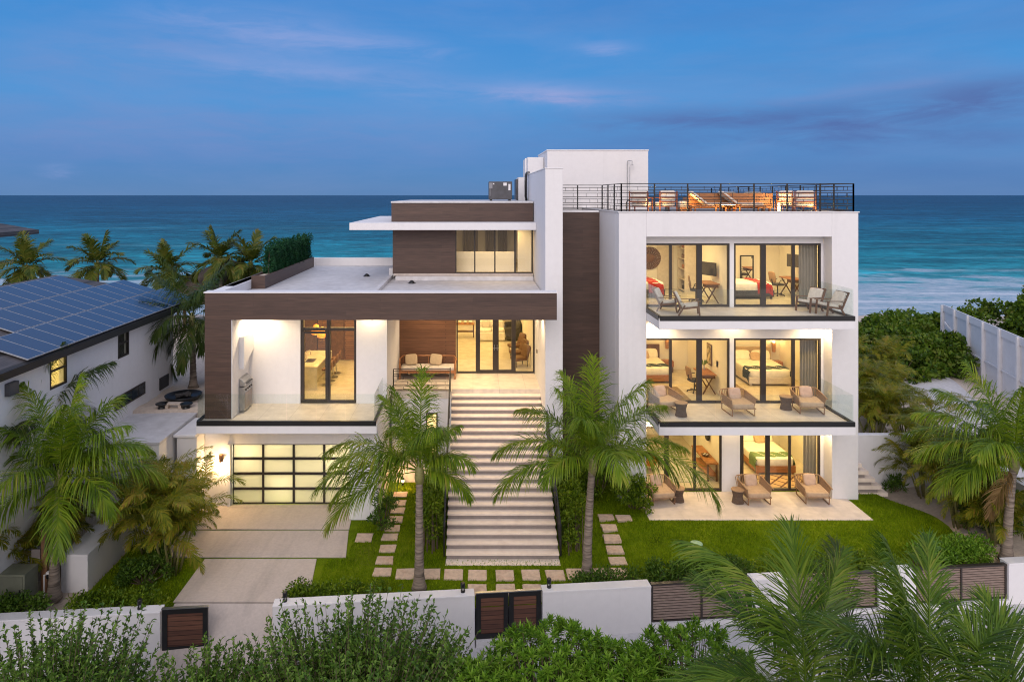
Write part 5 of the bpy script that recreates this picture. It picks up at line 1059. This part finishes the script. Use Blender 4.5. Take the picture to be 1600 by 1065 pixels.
t = thing('water_meter', 'white pipe hoop with a small meter beside the wooden post', 'meter', (-11.95, 19.3, 0)); P(t, 'pipe', TRIM, lambda b: b.tube([(-.17, 0, 0), (-.17, 0, .62), (.12, .1, .62), (.12, .1, .1)], .022, 8)); P(t, 'meter', BLACK, lambda b: b.soft(-.02, .02, .58, .18, .14, .14, .5), True); P(t, 'cover', TRIM, lambda b: b.soft(-.02, .02, .68, .2, .16, .07, .6), True)
o = MB(); o.lathe([(.20, 0), (.20, .02), (.17, .035), (.02, .04)], 20, (PX(1088, 21.9), 21.9, .17)); tag(o.build('irrigation_cover', M('pale_green_plastic', (.34, .55, .34), (.28, .46, .28), .5), smooth=True), 'pale green round cover lying on the lawn behind the front wall', 'cover')
# ================================================================ VEGETATION
RG = np.random.default_rng(11)
def fastmesh(name, V, T):
    me = bpy.data.meshes.new(name); nv, nt_ = len(V), len(T)
    me.vertices.add(nv); me.vertices.foreach_set('co', np.asarray(V, np.float32).ravel())
    me.loops.add(nt_ * 3); me.loops.foreach_set('vertex_index', np.asarray(T, np.int32).ravel())
    me.polygons.add(nt_); me.polygons.foreach_set('loop_start', np.arange(nt_, dtype=np.int32) * 3); me.polygons.foreach_set('loop_total', np.full(nt_, 3, np.int32))
    me.update(calc_edges=True); return me
def nrm(a): return a / np.maximum(np.linalg.norm(a, axis=-1, keepdims=True), 1e-9)
def leaf_arrays(P_, D, U, Ls, Ws, fold=.25):
    """pointed leaves folded along the midrib: base, right, tip, left"""
    D = nrm(D); S = nrm(np.cross(D, U)); Nn = np.cross(S, D); n = len(P_); Ls = np.broadcast_to(Ls, (n,))[:, None]; Ws = np.broadcast_to(Ws, (n,))[:, None]
    mid = P_ + D * Ls * .45 + Nn * Ws * fold
    V = np.stack([P_, mid + S * Ws * .5, P_ + D * Ls - Nn * Ls * .12, mid - S * Ws * .5], 1).reshape(-1, 3)
    b = np.arange(n)[:, None] * 4; T = np.concatenate([b + [0, 1, 2], b + [0, 2, 3]], 1).reshape(-1, 3); return V, T
def cat_(parts):
    Vs, Ts, o = [], [], 0
    for V, T in parts: Vs.append(V); Ts.append(T + o); o += len(V)
    return np.concatenate(Vs), np.concatenate(Ts)
def frond_arrays(Lf, e0, droop, n, lmax, wid, hang, rng, a0=66, a1=20, start=.14, sway=0., vlift=.45):
    ns = 26; s = np.linspace(0, 1, ns); e = np.radians(e0 - droop * s ** 1.5); ds = Lf / (ns - 1)
    p = np.zeros((ns, 3)); p[1:, 0] = np.cumsum(np.cos(e[:-1]) * ds); p[1:, 2] = np.cumsum(np.sin(e[:-1]) * ds); p[:, 1] = sway * s ** 2 * Lf
    V, T_ = [], []
    r = np.interp(s, [0, .1, 1], [.035, .022, .004]) * (Lf / 3)
    Tn = nrm(np.gradient(p, axis=0)); S0 = np.broadcast_to([0., 1, 0], Tn.shape); S0 = nrm(S0 - Tn * (S0 * Tn).sum(-1, keepdims=True)); U0 = np.cross(Tn, S0) * -1
    ringv = np.stack([p + S0 * r[:, None], p + U0 * r[:, None] * .7, p - S0 * r[:, None], p - U0 * r[:, None] * .5], 1).reshape(-1, 3)
    tr = []
    for i in range(ns - 1):
        for j in range(4):
            a, b, c, d = i * 4 + j, i * 4 + (j + 1) % 4, (i + 1) * 4 + (j + 1) % 4, (i + 1) * 4 + j; tr += [(a, b, c), (a, c, d)]
    parts = [(ringv, np.array(tr))]
    for sd_ in (-1, 1):
        q = np.linspace(start, .995, n) + rng.uniform(-.4, .4, n) / n * .8; q = np.clip(q, 0, 1)
        base = np.stack([np.interp(q, s, p[:, k]) for k in range(3)], 1); T0 = nrm(np.stack([np.interp(q, s, Tn[:, k]) for k in range(3)], 1))
        Sx = nrm(np.stack([np.interp(q, s, S0[:, k]) for k in range(3)], 1)) * sd_; Ux = nrm(np.stack([np.interp(q, s, U0[:, k]) for k in range(3)], 1)); Ux = np.where(Ux[:, 2:3] < 0, -Ux, Ux) if e0 < 75 else Ux
        l = lmax * np.interp(q, [0, start, .35, .6, .85, 1], [.5, .55, 1, 1, .7, .28]) * rng.uniform(.82, 1.1, n)
        an = np.radians(np.interp(q, [start, .5, 1], [a0, (a0 + a1) / 2 + 4, a1]) + rng.normal(0, 5, n)); v = vlift * rng.uniform(.5, 1.4, n)
        d = np.cos(an)[:, None] * T0 + np.sin(an)[:, None] * (Sx * np.cos(v)[:, None] + Ux * np.sin(v)[:, None])
        h = hang * rng.uniform(.35, 1.75, n)
        d1 = nrm(d + np.array([0, 0, -.35]) * h[:, None]); d2 = nrm(d + np.array([0, 0, -1.15]) * h[:, None]); d3 = nrm(d + np.array([0, 0, -2.0]) * h[:, None])
        m1 = base + d1 * (l * .38)[:, None]; m2 = m1 + d2 * (l * .34)[:, None]; tip = m2 + d3 * (l * .28)[:, None]
        w = nrm(T0 - d1 * (T0 * d1).sum(-1, keepdims=True)) * wid
        Vv = np.stack([base - w * .3, base + w * .3, m1 - w * .5, m1 + w * .5, m2 - w * .36, m2 + w * .36, tip], 1).reshape(-1, 3)
        b = np.arange(n)[:, None] * 7
        Tt = np.concatenate([b + [0, 1, 3], b + [0, 3, 2], b + [2, 3, 5], b + [2, 5, 4], b + [4, 5, 6]], 1).reshape(-1, 3); parts.append((Vv, Tt))
    return cat_(parts)
POOL = {}
def frondmesh(e0, droop, Lf, var, m=None, n=92, hang=.5, key='c'):
    m = m or COCO; k = (key, round(e0 / 12), round(droop / 20), round(Lf * 2), var, m.name)
    if k not in POOL:
        rng = np.random.default_rng(abs(hash(str(k[1:]))) % 2 ** 31 if 0 else (int(e0 * 7 + droop * 3 + Lf * 11) + 977 * var) % 2 ** 31)
        V, T = frond_arrays(Lf, e0, droop, n, (.42 * Lf ** .75 + .06), .075 if m is COCOF else (.024 if n > 100 else .030), hang, rng, *((50, 15) if n > 100 else (62, 20)), sway=rng.uniform(-.10, .10))
        me = fastmesh('frond', V, T); me.materials.append(m); POOL[k] = me
    return POOL[k]
def trunkmesh(t, h, lean, r0=.15, r1=.095, m=None):
    b = MB(); k = 34; pts = []; rr = []
    for i in range(k):
        s = i / (k - 1); pts.append((lean[0] * s ** 1.6, lean[1] * s ** 1.6, h * s)); rr.append((r0 + (r1 - r0) * s ** .7 + (.09 * math.exp(-s * 16))) * (1 + (.05 if i % 2 else -.03)))
    b.tube(pts, rr, 14); o = b.build('trunk', m or BARK, t, smooth=True)
    b = MB(); b.lathe([(r1 * 1.05, -.35), (r1 * 1.5, -.15), (r1 * 1.35, .1), (r1 * .5, .3)], 12, (lean[0], lean[1], h)); b.build('crownshaft', CANE, t, smooth=True); return Vector((lean[0], lean[1], h))
def palm(label, base, h, lean, fronds, m=None, name='coconut_palm', group='coconut palms', hang=.95, n=96, r0=.15, r1=.095):
    t = thing(name, label, 'palm tree', base, 0, group); top = trunkmesh(t, h, lean, r0, r1)
    for i, (az, e0, dr, Lf) in enumerate(fronds):
        me = frondmesh(e0, dr, Lf, i % 3, m, n, hang); o = bpy.data.objects.new('frond', me); COL.objects.link(o); o.parent = t
        o.location = top + Vector((.05 * math.cos(R(az)), .05 * math.sin(R(az)), .05 + .10 * math.sin(R(max(e0, -20))))); o.rotation_euler = (0, 0, R(az))
    rs = random.Random(int(base[0] * 100))
    for i in range(1 if name == 'coconut_palm' and base[0] > 12 else 0):
        me = frondmesh(-52, 20, 1.7, i, DRYLEAF, 50, .8); o = bpy.data.objects.new('dry_frond', me); COL.objects.link(o); o.parent = t; o.location = top + Vector((0, 0, -.12)); o.rotation_euler = (0, 0, rs.uniform(0, 6.28))
    return t
def crown(n, L0, seed, up=78, low=-35, jit=12):
    rs = random.Random(seed); out_ = []; az = rs.uniform(0, 360)
    for i in range(n):
        f = i / (n - 1); e = up + (low - up) * f ** .9 + rs.uniform(-jit, jit) * .6
        dr = 18 + 82 * min(1, f * 1.5) - (40 * max(0, f - .7) / .3) + rs.uniform(-12, 12)
        out_.append((az, e, dr, L0 * rs.uniform(.9, 1.08))); az += 137.5 + rs.uniform(-12, 12)
    return out_
def gz_(x, y): return float(land_z(np.array(float(x)), np.array(float(y))))
# the two palms on the lawn before the stair
palm('coconut palm on the lawn left of the stair, its fronds crossing the garage door', (PX(655, 19.7), 19.7, 0), 3.3, (.0, .1), [(a, e, d, l * (.62 if math.cos(R(a)) > .25 else .97)) for a, e, d, l in crown(14, 2.85, 3, up=86, low=4) if not (e < 38 and math.sin(R(a)) < -.75)] + [(186, 18, 78, 3.3), (200, 0, 60, 3.0), (168, 34, 80, 3.2)])
palm('coconut palm on the lawn right of the stair with one frond hanging toward the wall', (PX(917, 20.1), 20.1, .02), 3.4, (.18, .1), [(a, e, d, l * (.7 if math.cos(R(a)) < -.4 and e < 45 else 1)) for a, e, d, l in crown(14, 2.9, 8, up=86, low=6) if not (e < 38 and math.sin(R(a)) < -.75)] + [(-22, 26, 112, 4.2), (190, 12, 72, 3.2), (174, 30, 78, 3.1), (5, 30, 62, 2.9)])
palm('coconut palm at the far left in front of the white board fence', (PX(84, 19.2), 19.2, 0), 3.3, (.12, .1), crown(16, 2.8, 14, up=86, low=-4) + [(10, 25, 80, 3.0), (-4, 45, 70, 2.9)], n=92)
palm('coconut palm at the right edge beside the white boundary wall', (PX(1573, 20.9), 20.9, .2), 2.95, (.3, .1), crown(15, 3.0, 23, up=86, low=0) + [(178, 30, 75, 3.2), (196, 15, 80, 3.0), (165, 50, 60, 3.1)])
palm('dark palm cropped by the left edge behind the utility cabinet', (-13.9, 21.2, 0), 4.2, (.1, 0), crown(16, 2.6, 31, low=-50), COCOD)
palm('dark drooping palm in the gap between the two houses', (-12.0, 29.3, 3.1), 2.9, (-.1, .1), crown(20, 2.9, 37, up=75, low=-50), COCOD, hang=.9)
# palms on the dune behind the neighbour
for i, (px_, py_, Y, L_, lab, sd2) in enumerate([(42, 420, 42, 2.3, 'dune palm behind the solar roof, nearest the left edge', 41), (152, 415, 42, 2.3, 'dune palm behind the solar roof, rising over the ridge of the panels', 43), (262, 428, 42, 2.4, 'dune palm left of the thatched hut', 47), (345, 408, 41, 2.2, 'dune palm with dry hanging leaves beside the thatched hut', 53), (392, 415, 41, 2.4, 'dune palm rising just left of the roof planter hedge', 59)]):
    z = PZ(py_, Y); palm(lab, (PX(px_, Y), Y, 3.0), z - 3.0, (0, 0), crown(18, L_ * .88, sd2, low=-30), COCOF, 'dune_palm', 'palms on the dune', .4, 40, .14, .10)
# big fronds of the palms in front of the wall
palm('palm in the right foreground whose frond arches left over the wall', (PX(1262, 11.6), 11.6, -.95), 3.35, (0, 0), [(157, 84, 84, 3.5), (80, 84, 12, 2.9), (40, 76, 40, 2.7), (130, 60, 60, 2.6), (200, 50, 80, 2.8), (235, 40, 80, 2.6), (-40, 40, 70, 2.6), (0, 48, 70, 2.7), (-90, 45, 60, 2.5), (170, 30, 80, 2.6)], COCOM, n=104, hang=.36)
palm('palm in the right foreground with tall upright fronds against the lawn', (PX(1455, 11.2), 11.2, -.9), 3.5, (0, 0), [(172, 84, 16, 2.95), (120, 86, 22, 2.5), (60, 76, 40, 2.8), (195, 62, 56, 2.8), (20, 58, 70, 2.7), (225, 46, 70, 2.7), (-30, 45, 80, 2.6), (-80, 50, 60, 2.4), (150, 48, 70, 2.8)], COCOM, n=104, hang=.36)
palm('palm in the bottom right corner spreading low fronds over the street', (PX(1610, 10.8), 10.8, -.9), 3.05, (0, 0), [(140, 66, 50, 2.5), (110, 74, 40, 2.4), (180, 52, 60, 2.6), (215, 38, 70, 2.5), (70, 66, 50, 2.5), (20, 50, 60, 2.4), (-40, 40, 60, 2.4), (-100, 45, 60, 2.3)], COCOM, n=104, hang=.36)
palm('short palm in the foreground between the two arching palms', (PX(1340, 12.6), 12.6, -.95), 2.5, (0, 0), [(100, 82, 25, 2.9), (160, 62, 60, 2.6), (30, 64, 60, 2.3), (200, 45, 70, 2.5), (-20, 45, 70, 2.5), (-90, 50, 60, 2.3)], COCOD, n=104, hang=.5)

# --- areca clumps: thin canes and many small arching fronds
def areca_arrays(seed, nst=13, h=1.9, Lf=1.75, spread=.55, nfr=5, dens=42):
    rng = np.random.default_rng(seed); fr, canes = [], []
    for k in range(nst):
        a = rng.uniform(0, 2 * np.pi); r = spread * rng.uniform(.1, 1) ; hh = h * rng.uniform(.45, 1.0); out = rng.uniform(.12, .42)
        p0 = np.array([r * .5 * np.cos(a), r * .5 * np.sin(a), 0]); p1 = p0 + np.array([np.cos(a) * out * hh, np.sin(a) * out * hh, hh]); canes.append((p0, p1))
        for j in range(nfr):
            az = a + rng.uniform(-1.5, 1.5) + j * 2.4; e0 = rng.uniform(42, 86) - j * 7; V, T = frond_arrays(Lf * rng.uniform(.7, 1.1), e0, rng.uniform(60, 115), dens, .40, .023, .45, rng, 55, 25, .16, rng.uniform(-.1, .1))
            c, s = np.cos(az), np.sin(az); V = V @ np.array([[c, s, 0], [-s, c, 0], [0, 0, 1]]) + p1; fr.append((V, T))
    return cat_(fr), canes
AR = []
for sd2, kw in ((1, {}), (2, dict(nst=16, h=2.3)), (3, dict(nst=11, h=1.4, Lf=1.5))):
    (V, T), canes = areca_arrays(sd2, **kw); me = fastmesh('crown', V, T); me.materials.append(ARECA)
    b = MB(); [b.tube([tuple(p), tuple((p + q) / 2 + np.array([0, 0, .06])), tuple(q)], [.035, .03, .022], 7) for p, q in canes]; AR.append((me, b))
CM = {}
def areca(label, loc, var=0, sc=1.0, rz=0.):
    t = thing('areca_palm', label, 'palm clump', loc, rz, 'bushy areca palms'); t.scale = (sc,) * 3
    link(AR[var][0], 'crown', ARECA, t)
    if var not in CM: o = AR[var][1].build('canes', CANE, t, smooth=True); CM[var] = o.data
    else: link(CM[var], 'canes', CANE, t)
    return t
areca('tall bushy areca palm beside the driveway lit by the garage lamp', (-9.05, 20.5, 0), 1, 1.0, .6); areca('bushy areca palm leaning over the thick low wall', (-10.4, 21.8, 0), 0, 1.0, 2.0); areca('smaller areca palm at the driveway edge before the annex', (-9.95, 23.3, 0), 2, .8, 4)
areca('areca palm behind the wooden post at the far left', (-13.0, 20.9, 0), 0, .95, 1.1); areca('low areca palm cropped by the left edge', (-13.6, 19.6, 0), 2, 1, 3)
areca('areca palm at the corner of the white garden wall', (16.7, 25.2, .22), 0, .95, .3); areca('yellowing areca palm in the right bed nearest the lawn', (16.35, 22.9, .22), 1, .95, 1.7); areca('areca palm between the lawn bed and the boundary wall', (17.4, 24.1, .22), 1, 1.05, 4.2); areca('low areca palm at the front of the right bed', (16.6, 21.8, .22), 2, .9, 2.6)
for i, (x, y, lab) in enumerate([(16.4, 28.0, 'areca palm right behind the garden wall beside the house corner'), (18.1, 28.4, 'areca palm behind the right half of the garden wall'), (17.3, 30.5, 'areca palm behind the garden wall, nearest the house'), (19.2, 32.0, 'areca palm behind the garden wall, second from the house'), (20.6, 34.5, 'areca palm behind the garden wall, third from the house')]): areca(lab, (x, y, gz_(x, y)), i % 3, .95, i * 1.3)
# --- leafy shrubs: clumps of leaf sized faces round short stems
def bush_arrays(rx, ry, h, n, ll, lw, rng, clumps=26, flat=.0, box=False):
    if box: c = np.stack([rng.uniform(-rx, rx, clumps), rng.uniform(-ry, ry, clumps), h * rng.uniform(.15, 1.0, clumps) ** .7], 1); cr = .24 * np.ones(clumps)
    else:
        a = rng.uniform(0, 2 * np.pi, clumps); u = rng.uniform(0, 1, clumps) ** .5; zz = rng.uniform(.12, 1, clumps)
        rad = np.sqrt(np.clip(1 - (zz - .35) ** 2 / .55, .05, 1)) * (.55 + .45 * u); c = np.stack([rx * rad * np.cos(a), ry * rad * np.sin(a), h * zz], 1); cr = rng.uniform(.14, .28, clumps) * (rx + ry) / 2 + .08
    i = rng.integers(0, clumps, n); d = nrm(rng.normal(0, 1, (n, 3))); rr = rng.uniform(.45, 1.05, (n, 1)); P_ = c[i] + d * rr * cr[i][:, None] * np.array([1, 1, .8]); P_[:, 2] = np.abs(P_[:, 2]) + .03
    D = nrm(d * .8 + rng.normal(0, .6, (n, 3)) + np.array([0, 0, .35])); U = nrm(d + rng.normal(0, .5, (n, 3)) + np.array([0, 0, .7]))
    return leaf_arrays(P_, D, U, ll * rng.uniform(.7, 1.25, n), lw * rng.uniform(.7, 1.2, n)), c
def shrub(label, loc, rx, ry, h, n, ll=.11, lw=.055, m=None, clumps=26, name='shrub', group=None, rz=0, box=False, seed=[100]):
    seed[0] += 1; rng = np.random.default_rng(seed[0]); (V, T), c = bush_arrays(rx, ry, h, n, ll, lw, rng, clumps, box=box)
    t = thing(name, label, 'hedge' if name == 'hedge' else 'shrub', loc, rz, group); me = fastmesh('foliage', V, T); link(me, 'foliage', m or DKLEAF, t)
    b = MB(); [b.tube([(p[0] * .25 if not box else p[0], p[1] * .25 if not box else p[1], 0), (p[0] * .7 if not box else p[0], p[1] * .7 if not box else p[1], p[2] * .6), tuple(p)], [.02, .014, .006], 5) for p in c]; b.build('stems', TWIG, t); return t
shrub('tall leafy hedge along the left side of the stair', (-1.38, 23.6, .0), .26, 2.1, 1.55, 9000, .12, .06, HEDGE, 90, 'hedge', 'hedges beside the stair', box=True)
shrub('tall leafy hedge along the right side of the stair', (3.22, 23.4, .0), .26, 1.9, 1.6, 9000, .12, .06, HEDGE, 84, 'hedge', 'hedges beside the stair', box=True)
shrub('small loose shrub at the corner of the garage', (-3.05, 23.2, .0), .5, .45, 1.15, 1100, .11, .055, DKLEAF, 16); shrub('rounded shrub against the left corner of the right block', (5.7, 24.2, .25), .75, .5, 1.0, 2600, .12, .06, HEDGE, 20); shrub('climbing shrub between the brown panel and the right block', (4.6, 25.4, .1), .55, .5, 1.9, 2600, .12, .06, HEDGE, 22)
for x0, x1, h, n, m, lab, yo in [(-5.1, -2.5, .30, 3600, HEDGE, 'dark low hedge behind the wall right of the driveway', .75), (2.9, 4.9, .26, 1700, DKLEAF, 'low thin hedge behind the wall right of the double gate', .8), (5.0, 8.2, .44, 4800, DKLEAF, 'low hedge behind the left louvred panel', .8), (8.3, 12.6, .42, 5600, HEDGE, 'long low hedge behind the middle louvred panel', .8), (13.3, 15.8, .70, 5600, ROSET, 'bright green hedge behind the right louvred panel', .85), (-10.9, -8.4, .40, 4000, HEDGE, 'leafy low hedge behind the left front wall by the wooden gate', .7), (-15, -11.6, .45, 4200, DKLEAF, 'low hedge behind the left front wall at the palm foot', .7)]:
    xm = (x0 + x1) / 2; shrub(lab, (xm, yw(xm) + yo, 0), (x1 - x0) / 2, .28, h, n, .10, .05, m, 60, 'hedge', 'low hedges behind the front wall', ang, True)
shrub('dark shrub at the foot of the areca palms beside the driveway', (-9.6, 20.0, 0), .7, .5, .8, 2400, .10, .05, DKLEAF, 18); shrub('dense dark shrub under the palms of the right bed', (17.3, 22.6, .2), .9, .7, 1.3, 3000, .12, .06, DKLEAF, 24); shrub('small dark plant by the sandy edge below the garden wall', (15.9, 25.7, .22), .35, .3, .5, 500, .16, .04, DKLEAF, 9)
# sea grape thicket on the dune and behind the panel fence
for i, (x, y, rx, h, lab) in enumerate([(25.4, 43, 2.6, 1.5, 'sea grape bush just right of the house by the surf'), (28.0, 45.5, 2.8, 1.3, 'sea grape bush at the middle of the thicket'), (30.6, 47, 2.8, .9, 'sea grape bush rising beside the end of the panel fence'), (27.2, 39.5, 2.5, 1.6, 'sea grape bush in front of the thicket'), (23.8, 38.5, 2.3, 1.5, 'brownish sea grape bush low on the sandy slope'), (22.4, 43.5, 2.4, 1.3, 'sea grape bush partly hidden by the house edge'),
                                        (33.2, 44, 2.6, 3.1, 'sea grape bush behind the far end of the panel fence'), (34.0, 40, 2.6, 4.2, 'tall sea grape bush behind the middle of the panel fence'), (34.2, 36, 2.6, 4.5, 'tall sea grape bush behind the near end of the panel fence'), (37.5, 43, 3, 4.4, 'sea grape bush furthest back behind the panel fence'), (32.5, 32, 2.3, 4.2, 'sea grape bush at the right edge behind the panel fence')]):
    shrub(lab, (x, y, gz_(x, y) - .1), rx, rx * .8, h, 6500, .26, .20, GRAPE, 46, 'sea_grape', 'sea grape bushes')
# --- foreground: twiggy shrubs and a rosette shrub on the near side of the street
def twiggy(label, loc, rx, ry, h, nst, seed, m=DKLEAF, ll=.115, lw=.052, low=.35):
    m = TWLEAF; rng = np.random.default_rng(seed); t = thing('twiggy_shrub', label, 'shrub', loc, 0, 'twiggy shrubs before the wall'); b = MB(); LP, LD, LU = [], [], []
    for k in range(nst):
        a = rng.uniform(0, 2 * np.pi); r = np.sqrt(rng.uniform(0, 1)); tp = np.array([rx * r * np.cos(a) + .25 * rng.normal(), ry * r * np.sin(a), h * (1 - .22 * r * r) * (rng.uniform(.66, .88) if rng.uniform() < .72 else rng.uniform(.88, 1.08))]); b0 = tp * np.array([.25, .25, 0]); c = tp * np.array([.72, .72, .6])
        ss = np.linspace(0, 1, 9)[:, None]; pts = (1 - ss) ** 2 * b0 + 2 * ss * (1 - ss) * c + ss ** 2 * tp + np.array([.10, 0, 0]) * ss ** 3
        b.tube([tuple(p) for p in pts[::2]], [.012, .010, .008, .006, .003], 4)
        nl = 58; q = rng.uniform(low, 1.0, nl); p = np.stack([np.interp(q, ss[:, 0], pts[:, j]) for j in range(3)], 1); tg = nrm(pts[-1] - pts[4]); d = nrm(rng.normal(0, 1, (nl, 3)) * .75 + tg * .8); LP.append(p); LD.append(d); LU.append(nrm(rng.normal(0, .6, (nl, 3)) + np.array([0, 0, 1])))
    m2 = nst * 34; q = nrm(rng.normal(0, 1, (m2, 3))) * rng.uniform(.2, 1, (m2, 1)) ** .4; q[:, 2] = np.abs(q[:, 2]); LP.append(q * np.array([rx * 1.02, ry, h * .80]) * (1 + .12 * np.sin(q[:, :1] * 9 + 2))); LD.append(nrm(q + rng.normal(0, .7, (m2, 3)))); LU.append(nrm(q + rng.normal(0, .5, (m2, 3)) + np.array([0, 0, .8])))
    P_, D, U = map(np.concatenate, (LP, LD, LU)); n = len(P_); V, T = leaf_arrays(P_, D, U, ll * rng.uniform(.6, 1.2, n), lw * rng.uniform(.7, 1.2, n))
    link(fastmesh('foliage', V, T), 'foliage', m, t); b.build('stems', TWIG, t); return t
twiggy('airy twiggy shrub in the bottom left corner before the white wall', (PX(95, 14.2), 14.2, -1.25), 2.2, 1.1, 3.9, 320, 5, low=.3)
twiggy('twiggy shrub before the wooden driveway gate', (PX(330, 14.4), 14.4, -1.25), 1.4, 1.0, 3.0, 260, 6, low=.3)
twiggy('dense twiggy shrub left of the double gate in the bottom foreground', (PX(560, 14.4), 14.4, -1.25), 2.7, 1.25, 4.0, 600, 7, low=.3)
def rosette(label, loc, rx, ry, h, nr, seed):
    rng = np.random.default_rng(seed); t = thing('rosette_shrub', label, 'shrub', loc, 0, 'rosette leaved shrubs before the wall'); P_, D, U = [], [], []; b = MB()
    for k in range(nr):
        a = rng.uniform(0, 2 * np.pi); z = rng.uniform(.15, 1); r = np.sqrt(max(.02, 1 - z ** 5)) * rng.uniform(.8, 1.03); c = np.array([rx * r * np.cos(a), ry * r * np.sin(a), h * z * rng.uniform(.93, 1.04)]); ax = nrm(np.array([c[0] / rx * .5, c[1] / ry * .5, 1.0]) + rng.normal(0, .15, 3))
        nl = 15; f = np.arange(nl); an = f * 2.4 + rng.uniform(0, 6); el_ = np.radians(np.interp(f, [0, nl], [5, 82])); s1 = nrm(np.cross(ax, [1, .1, 0])); s2 = np.cross(ax, s1); d = np.cos(el_)[:, None] * (np.cos(an)[:, None] * s1 + np.sin(an)[:, None] * s2) + np.sin(el_)[:, None] * ax
        P_.append(c + ax * (f / nl * .09)[:, None]); D.append(d); U.append(np.broadcast_to(ax, d.shape) + rng.normal(0, .1, d.shape))
        if k % 3 == 0: b.tube([tuple(c * np.array([.3, .3, 0])), tuple(c * np.array([.7, .7, .6])), tuple(c)], [.025, .016, .008], 5)
    m2 = nr * 9; q = nrm(rng.normal(0, 1, (m2, 3))) * rng.uniform(.5, .97, (m2, 1)); q[:, 2] = np.abs(q[:, 2]); q[:, :2] *= 1.05; P_.append(q * np.array([rx, ry, h * .93])); D.append(nrm(q + rng.normal(0, .5, (m2, 3)) + np.array([0, 0, .5]))); U.append(nrm(q + np.array([0, 0, .6])))
    P_, D, U = map(np.concatenate, (P_, D, U)); n = len(P_); V, T = leaf_arrays(P_, D, U, .16 * rng.uniform(.75, 1.2, n), .052 * rng.uniform(.8, 1.15, n), .15)
    link(fastmesh('foliage', V, T), 'foliage', ROSET, t); b.build('stems', TWIG, t); return t
rosette('bright rosette leaved shrub at the bottom centre just right of the double gate', (PX(865, 14.6), 14.6, -1.2), 1.75, 1.2, 3.15, 820, 3); rosette('bright rosette leaved shrub at the bottom right of centre, beside the palms', (PX(1080, 14.4), 14.4, -1.2), 1.6, 1.2, 3.2, 760, 4)
rosette('low rosette leaved shrub filling the bottom edge below the double gate', (PX(745, 14.0), 14.0, -1.2), 1.1, 1.0, 2.75, 520, 9); rosette('rosette leaved shrub squeezed between its two taller neighbours at the bottom edge', (PX(970, 14.2), 14.2, -1.2), 1.3, 1.0, 3.0, 560, 12)
shrub('dark shrub under the foreground palms at the bottom right', (PX(1180, 13.2), 13.2, -1.1), 1.3, .9, 2.5, 4200, .12, .05, DKLEAF, 34)
# hedge of artificial leaves in the roof planter
rng_ = np.random.default_rng(77); n_ = 15000; P_ = np.stack([rng_.uniform(-.24, .24, n_), rng_.uniform(-2.9, 4.05, n_), rng_.uniform(0, 1, n_)], 1); P_[:, 2] *= 1.15 + .14 * np.sin(P_[:, 1] * 5.1) + .10 * np.sin(P_[:, 1] * 11.7 + 1); P_[:, 0] *= .8 + .25 * np.sin(P_[:, 1] * 7 + P_[:, 2] * 5)
D_ = nrm(rng_.normal(0, 1, (n_, 3)) + np.sign(P_[:, :1]) * np.array([.8, 0, 0]) + np.array([0, 0, .5])); V, T = leaf_arrays(P_, D_, nrm(rng_.normal(0, 1, (n_, 3)) + np.array([.3, 0, .5])), .12 * rng_.uniform(.6, 1.2, n_), .045)
t = thing('planter_hedge', 'dense blue green hedge growing in the roof planter box', 'hedge', (-8.59, 31.5, 8.05)); link(fastmesh('foliage', V, T), 'foliage', FAUX, t); b = MB(); [b.tube([(0, -2.8 + .45 * k, 0), (.03, -2.8 + .45 * k, .9)], .015, 5) for k in range(15)]; b.build('stems', TWIG, t)
# --- grass blades standing in the lawn
n_ = 150000; gx_ = RG.uniform(-11, 15.7, n_); gy_ = yw(gx_) + .45 + RG.uniform(0, 1, n_) * (26.5 - yw(gx_)); ok = np.ones(n_, bool)
for x0, x1, y0, y1 in [(-9.85, -3.95, 21.3, 28), (-8.4, -4.55, 18.5, 21.35), (-.95, 2.8, 21.2, 28), (5.95, 13.65, 23.17, 28), (5.2, 14.2, 24.7, 28), (-4.4, -3.2, 23.8, 29), (-11.95, -11.0, 18, 28), (2.6, 5.4, 25.3, 29)]: ok &= ~((gx_ > x0) & (gx_ < x1) & (gy_ > y0) & (gy_ < y1))
for x, y, s, q in STONES: ok &= ~((abs(gx_ - x) < s / 2 - .015) & (abs(gy_ - y) < q / 2 - .015))
ok &= (gx_ < 15.7 + .25 * np.sin(gy_ * 1.7) - .9 * sm(23.5, 26.5, gy_) - .05) & ~((gx_ < -3.3) & (gy_ > 25))
gx_, gy_ = gx_[ok], gy_[ok]; n_ = len(gx_); zz = lawn_z(gx_, gy_) - .01; a_ = RG.uniform(0, 2 * np.pi, n_); hh = RG.uniform(.03, .095, n_); wv_ = .015
c_, s_ = np.cos(a_) * wv_, np.sin(a_) * wv_; V = np.stack([np.stack([gx_ - c_, gy_ - s_, zz], 1), np.stack([gx_ + c_, gy_ + s_, zz], 1), np.stack([gx_ + RG.normal(0, .02, n_), gy_ + RG.normal(0, .02, n_), zz + hh], 1)], 1).reshape(-1, 3)
tag(link(fastmesh('grass', V, np.arange(n_ * 3).reshape(-1, 3)), 'grass', GRASSM), 'short mown green grass growing on the lawn', 'grass', kind='stuff')
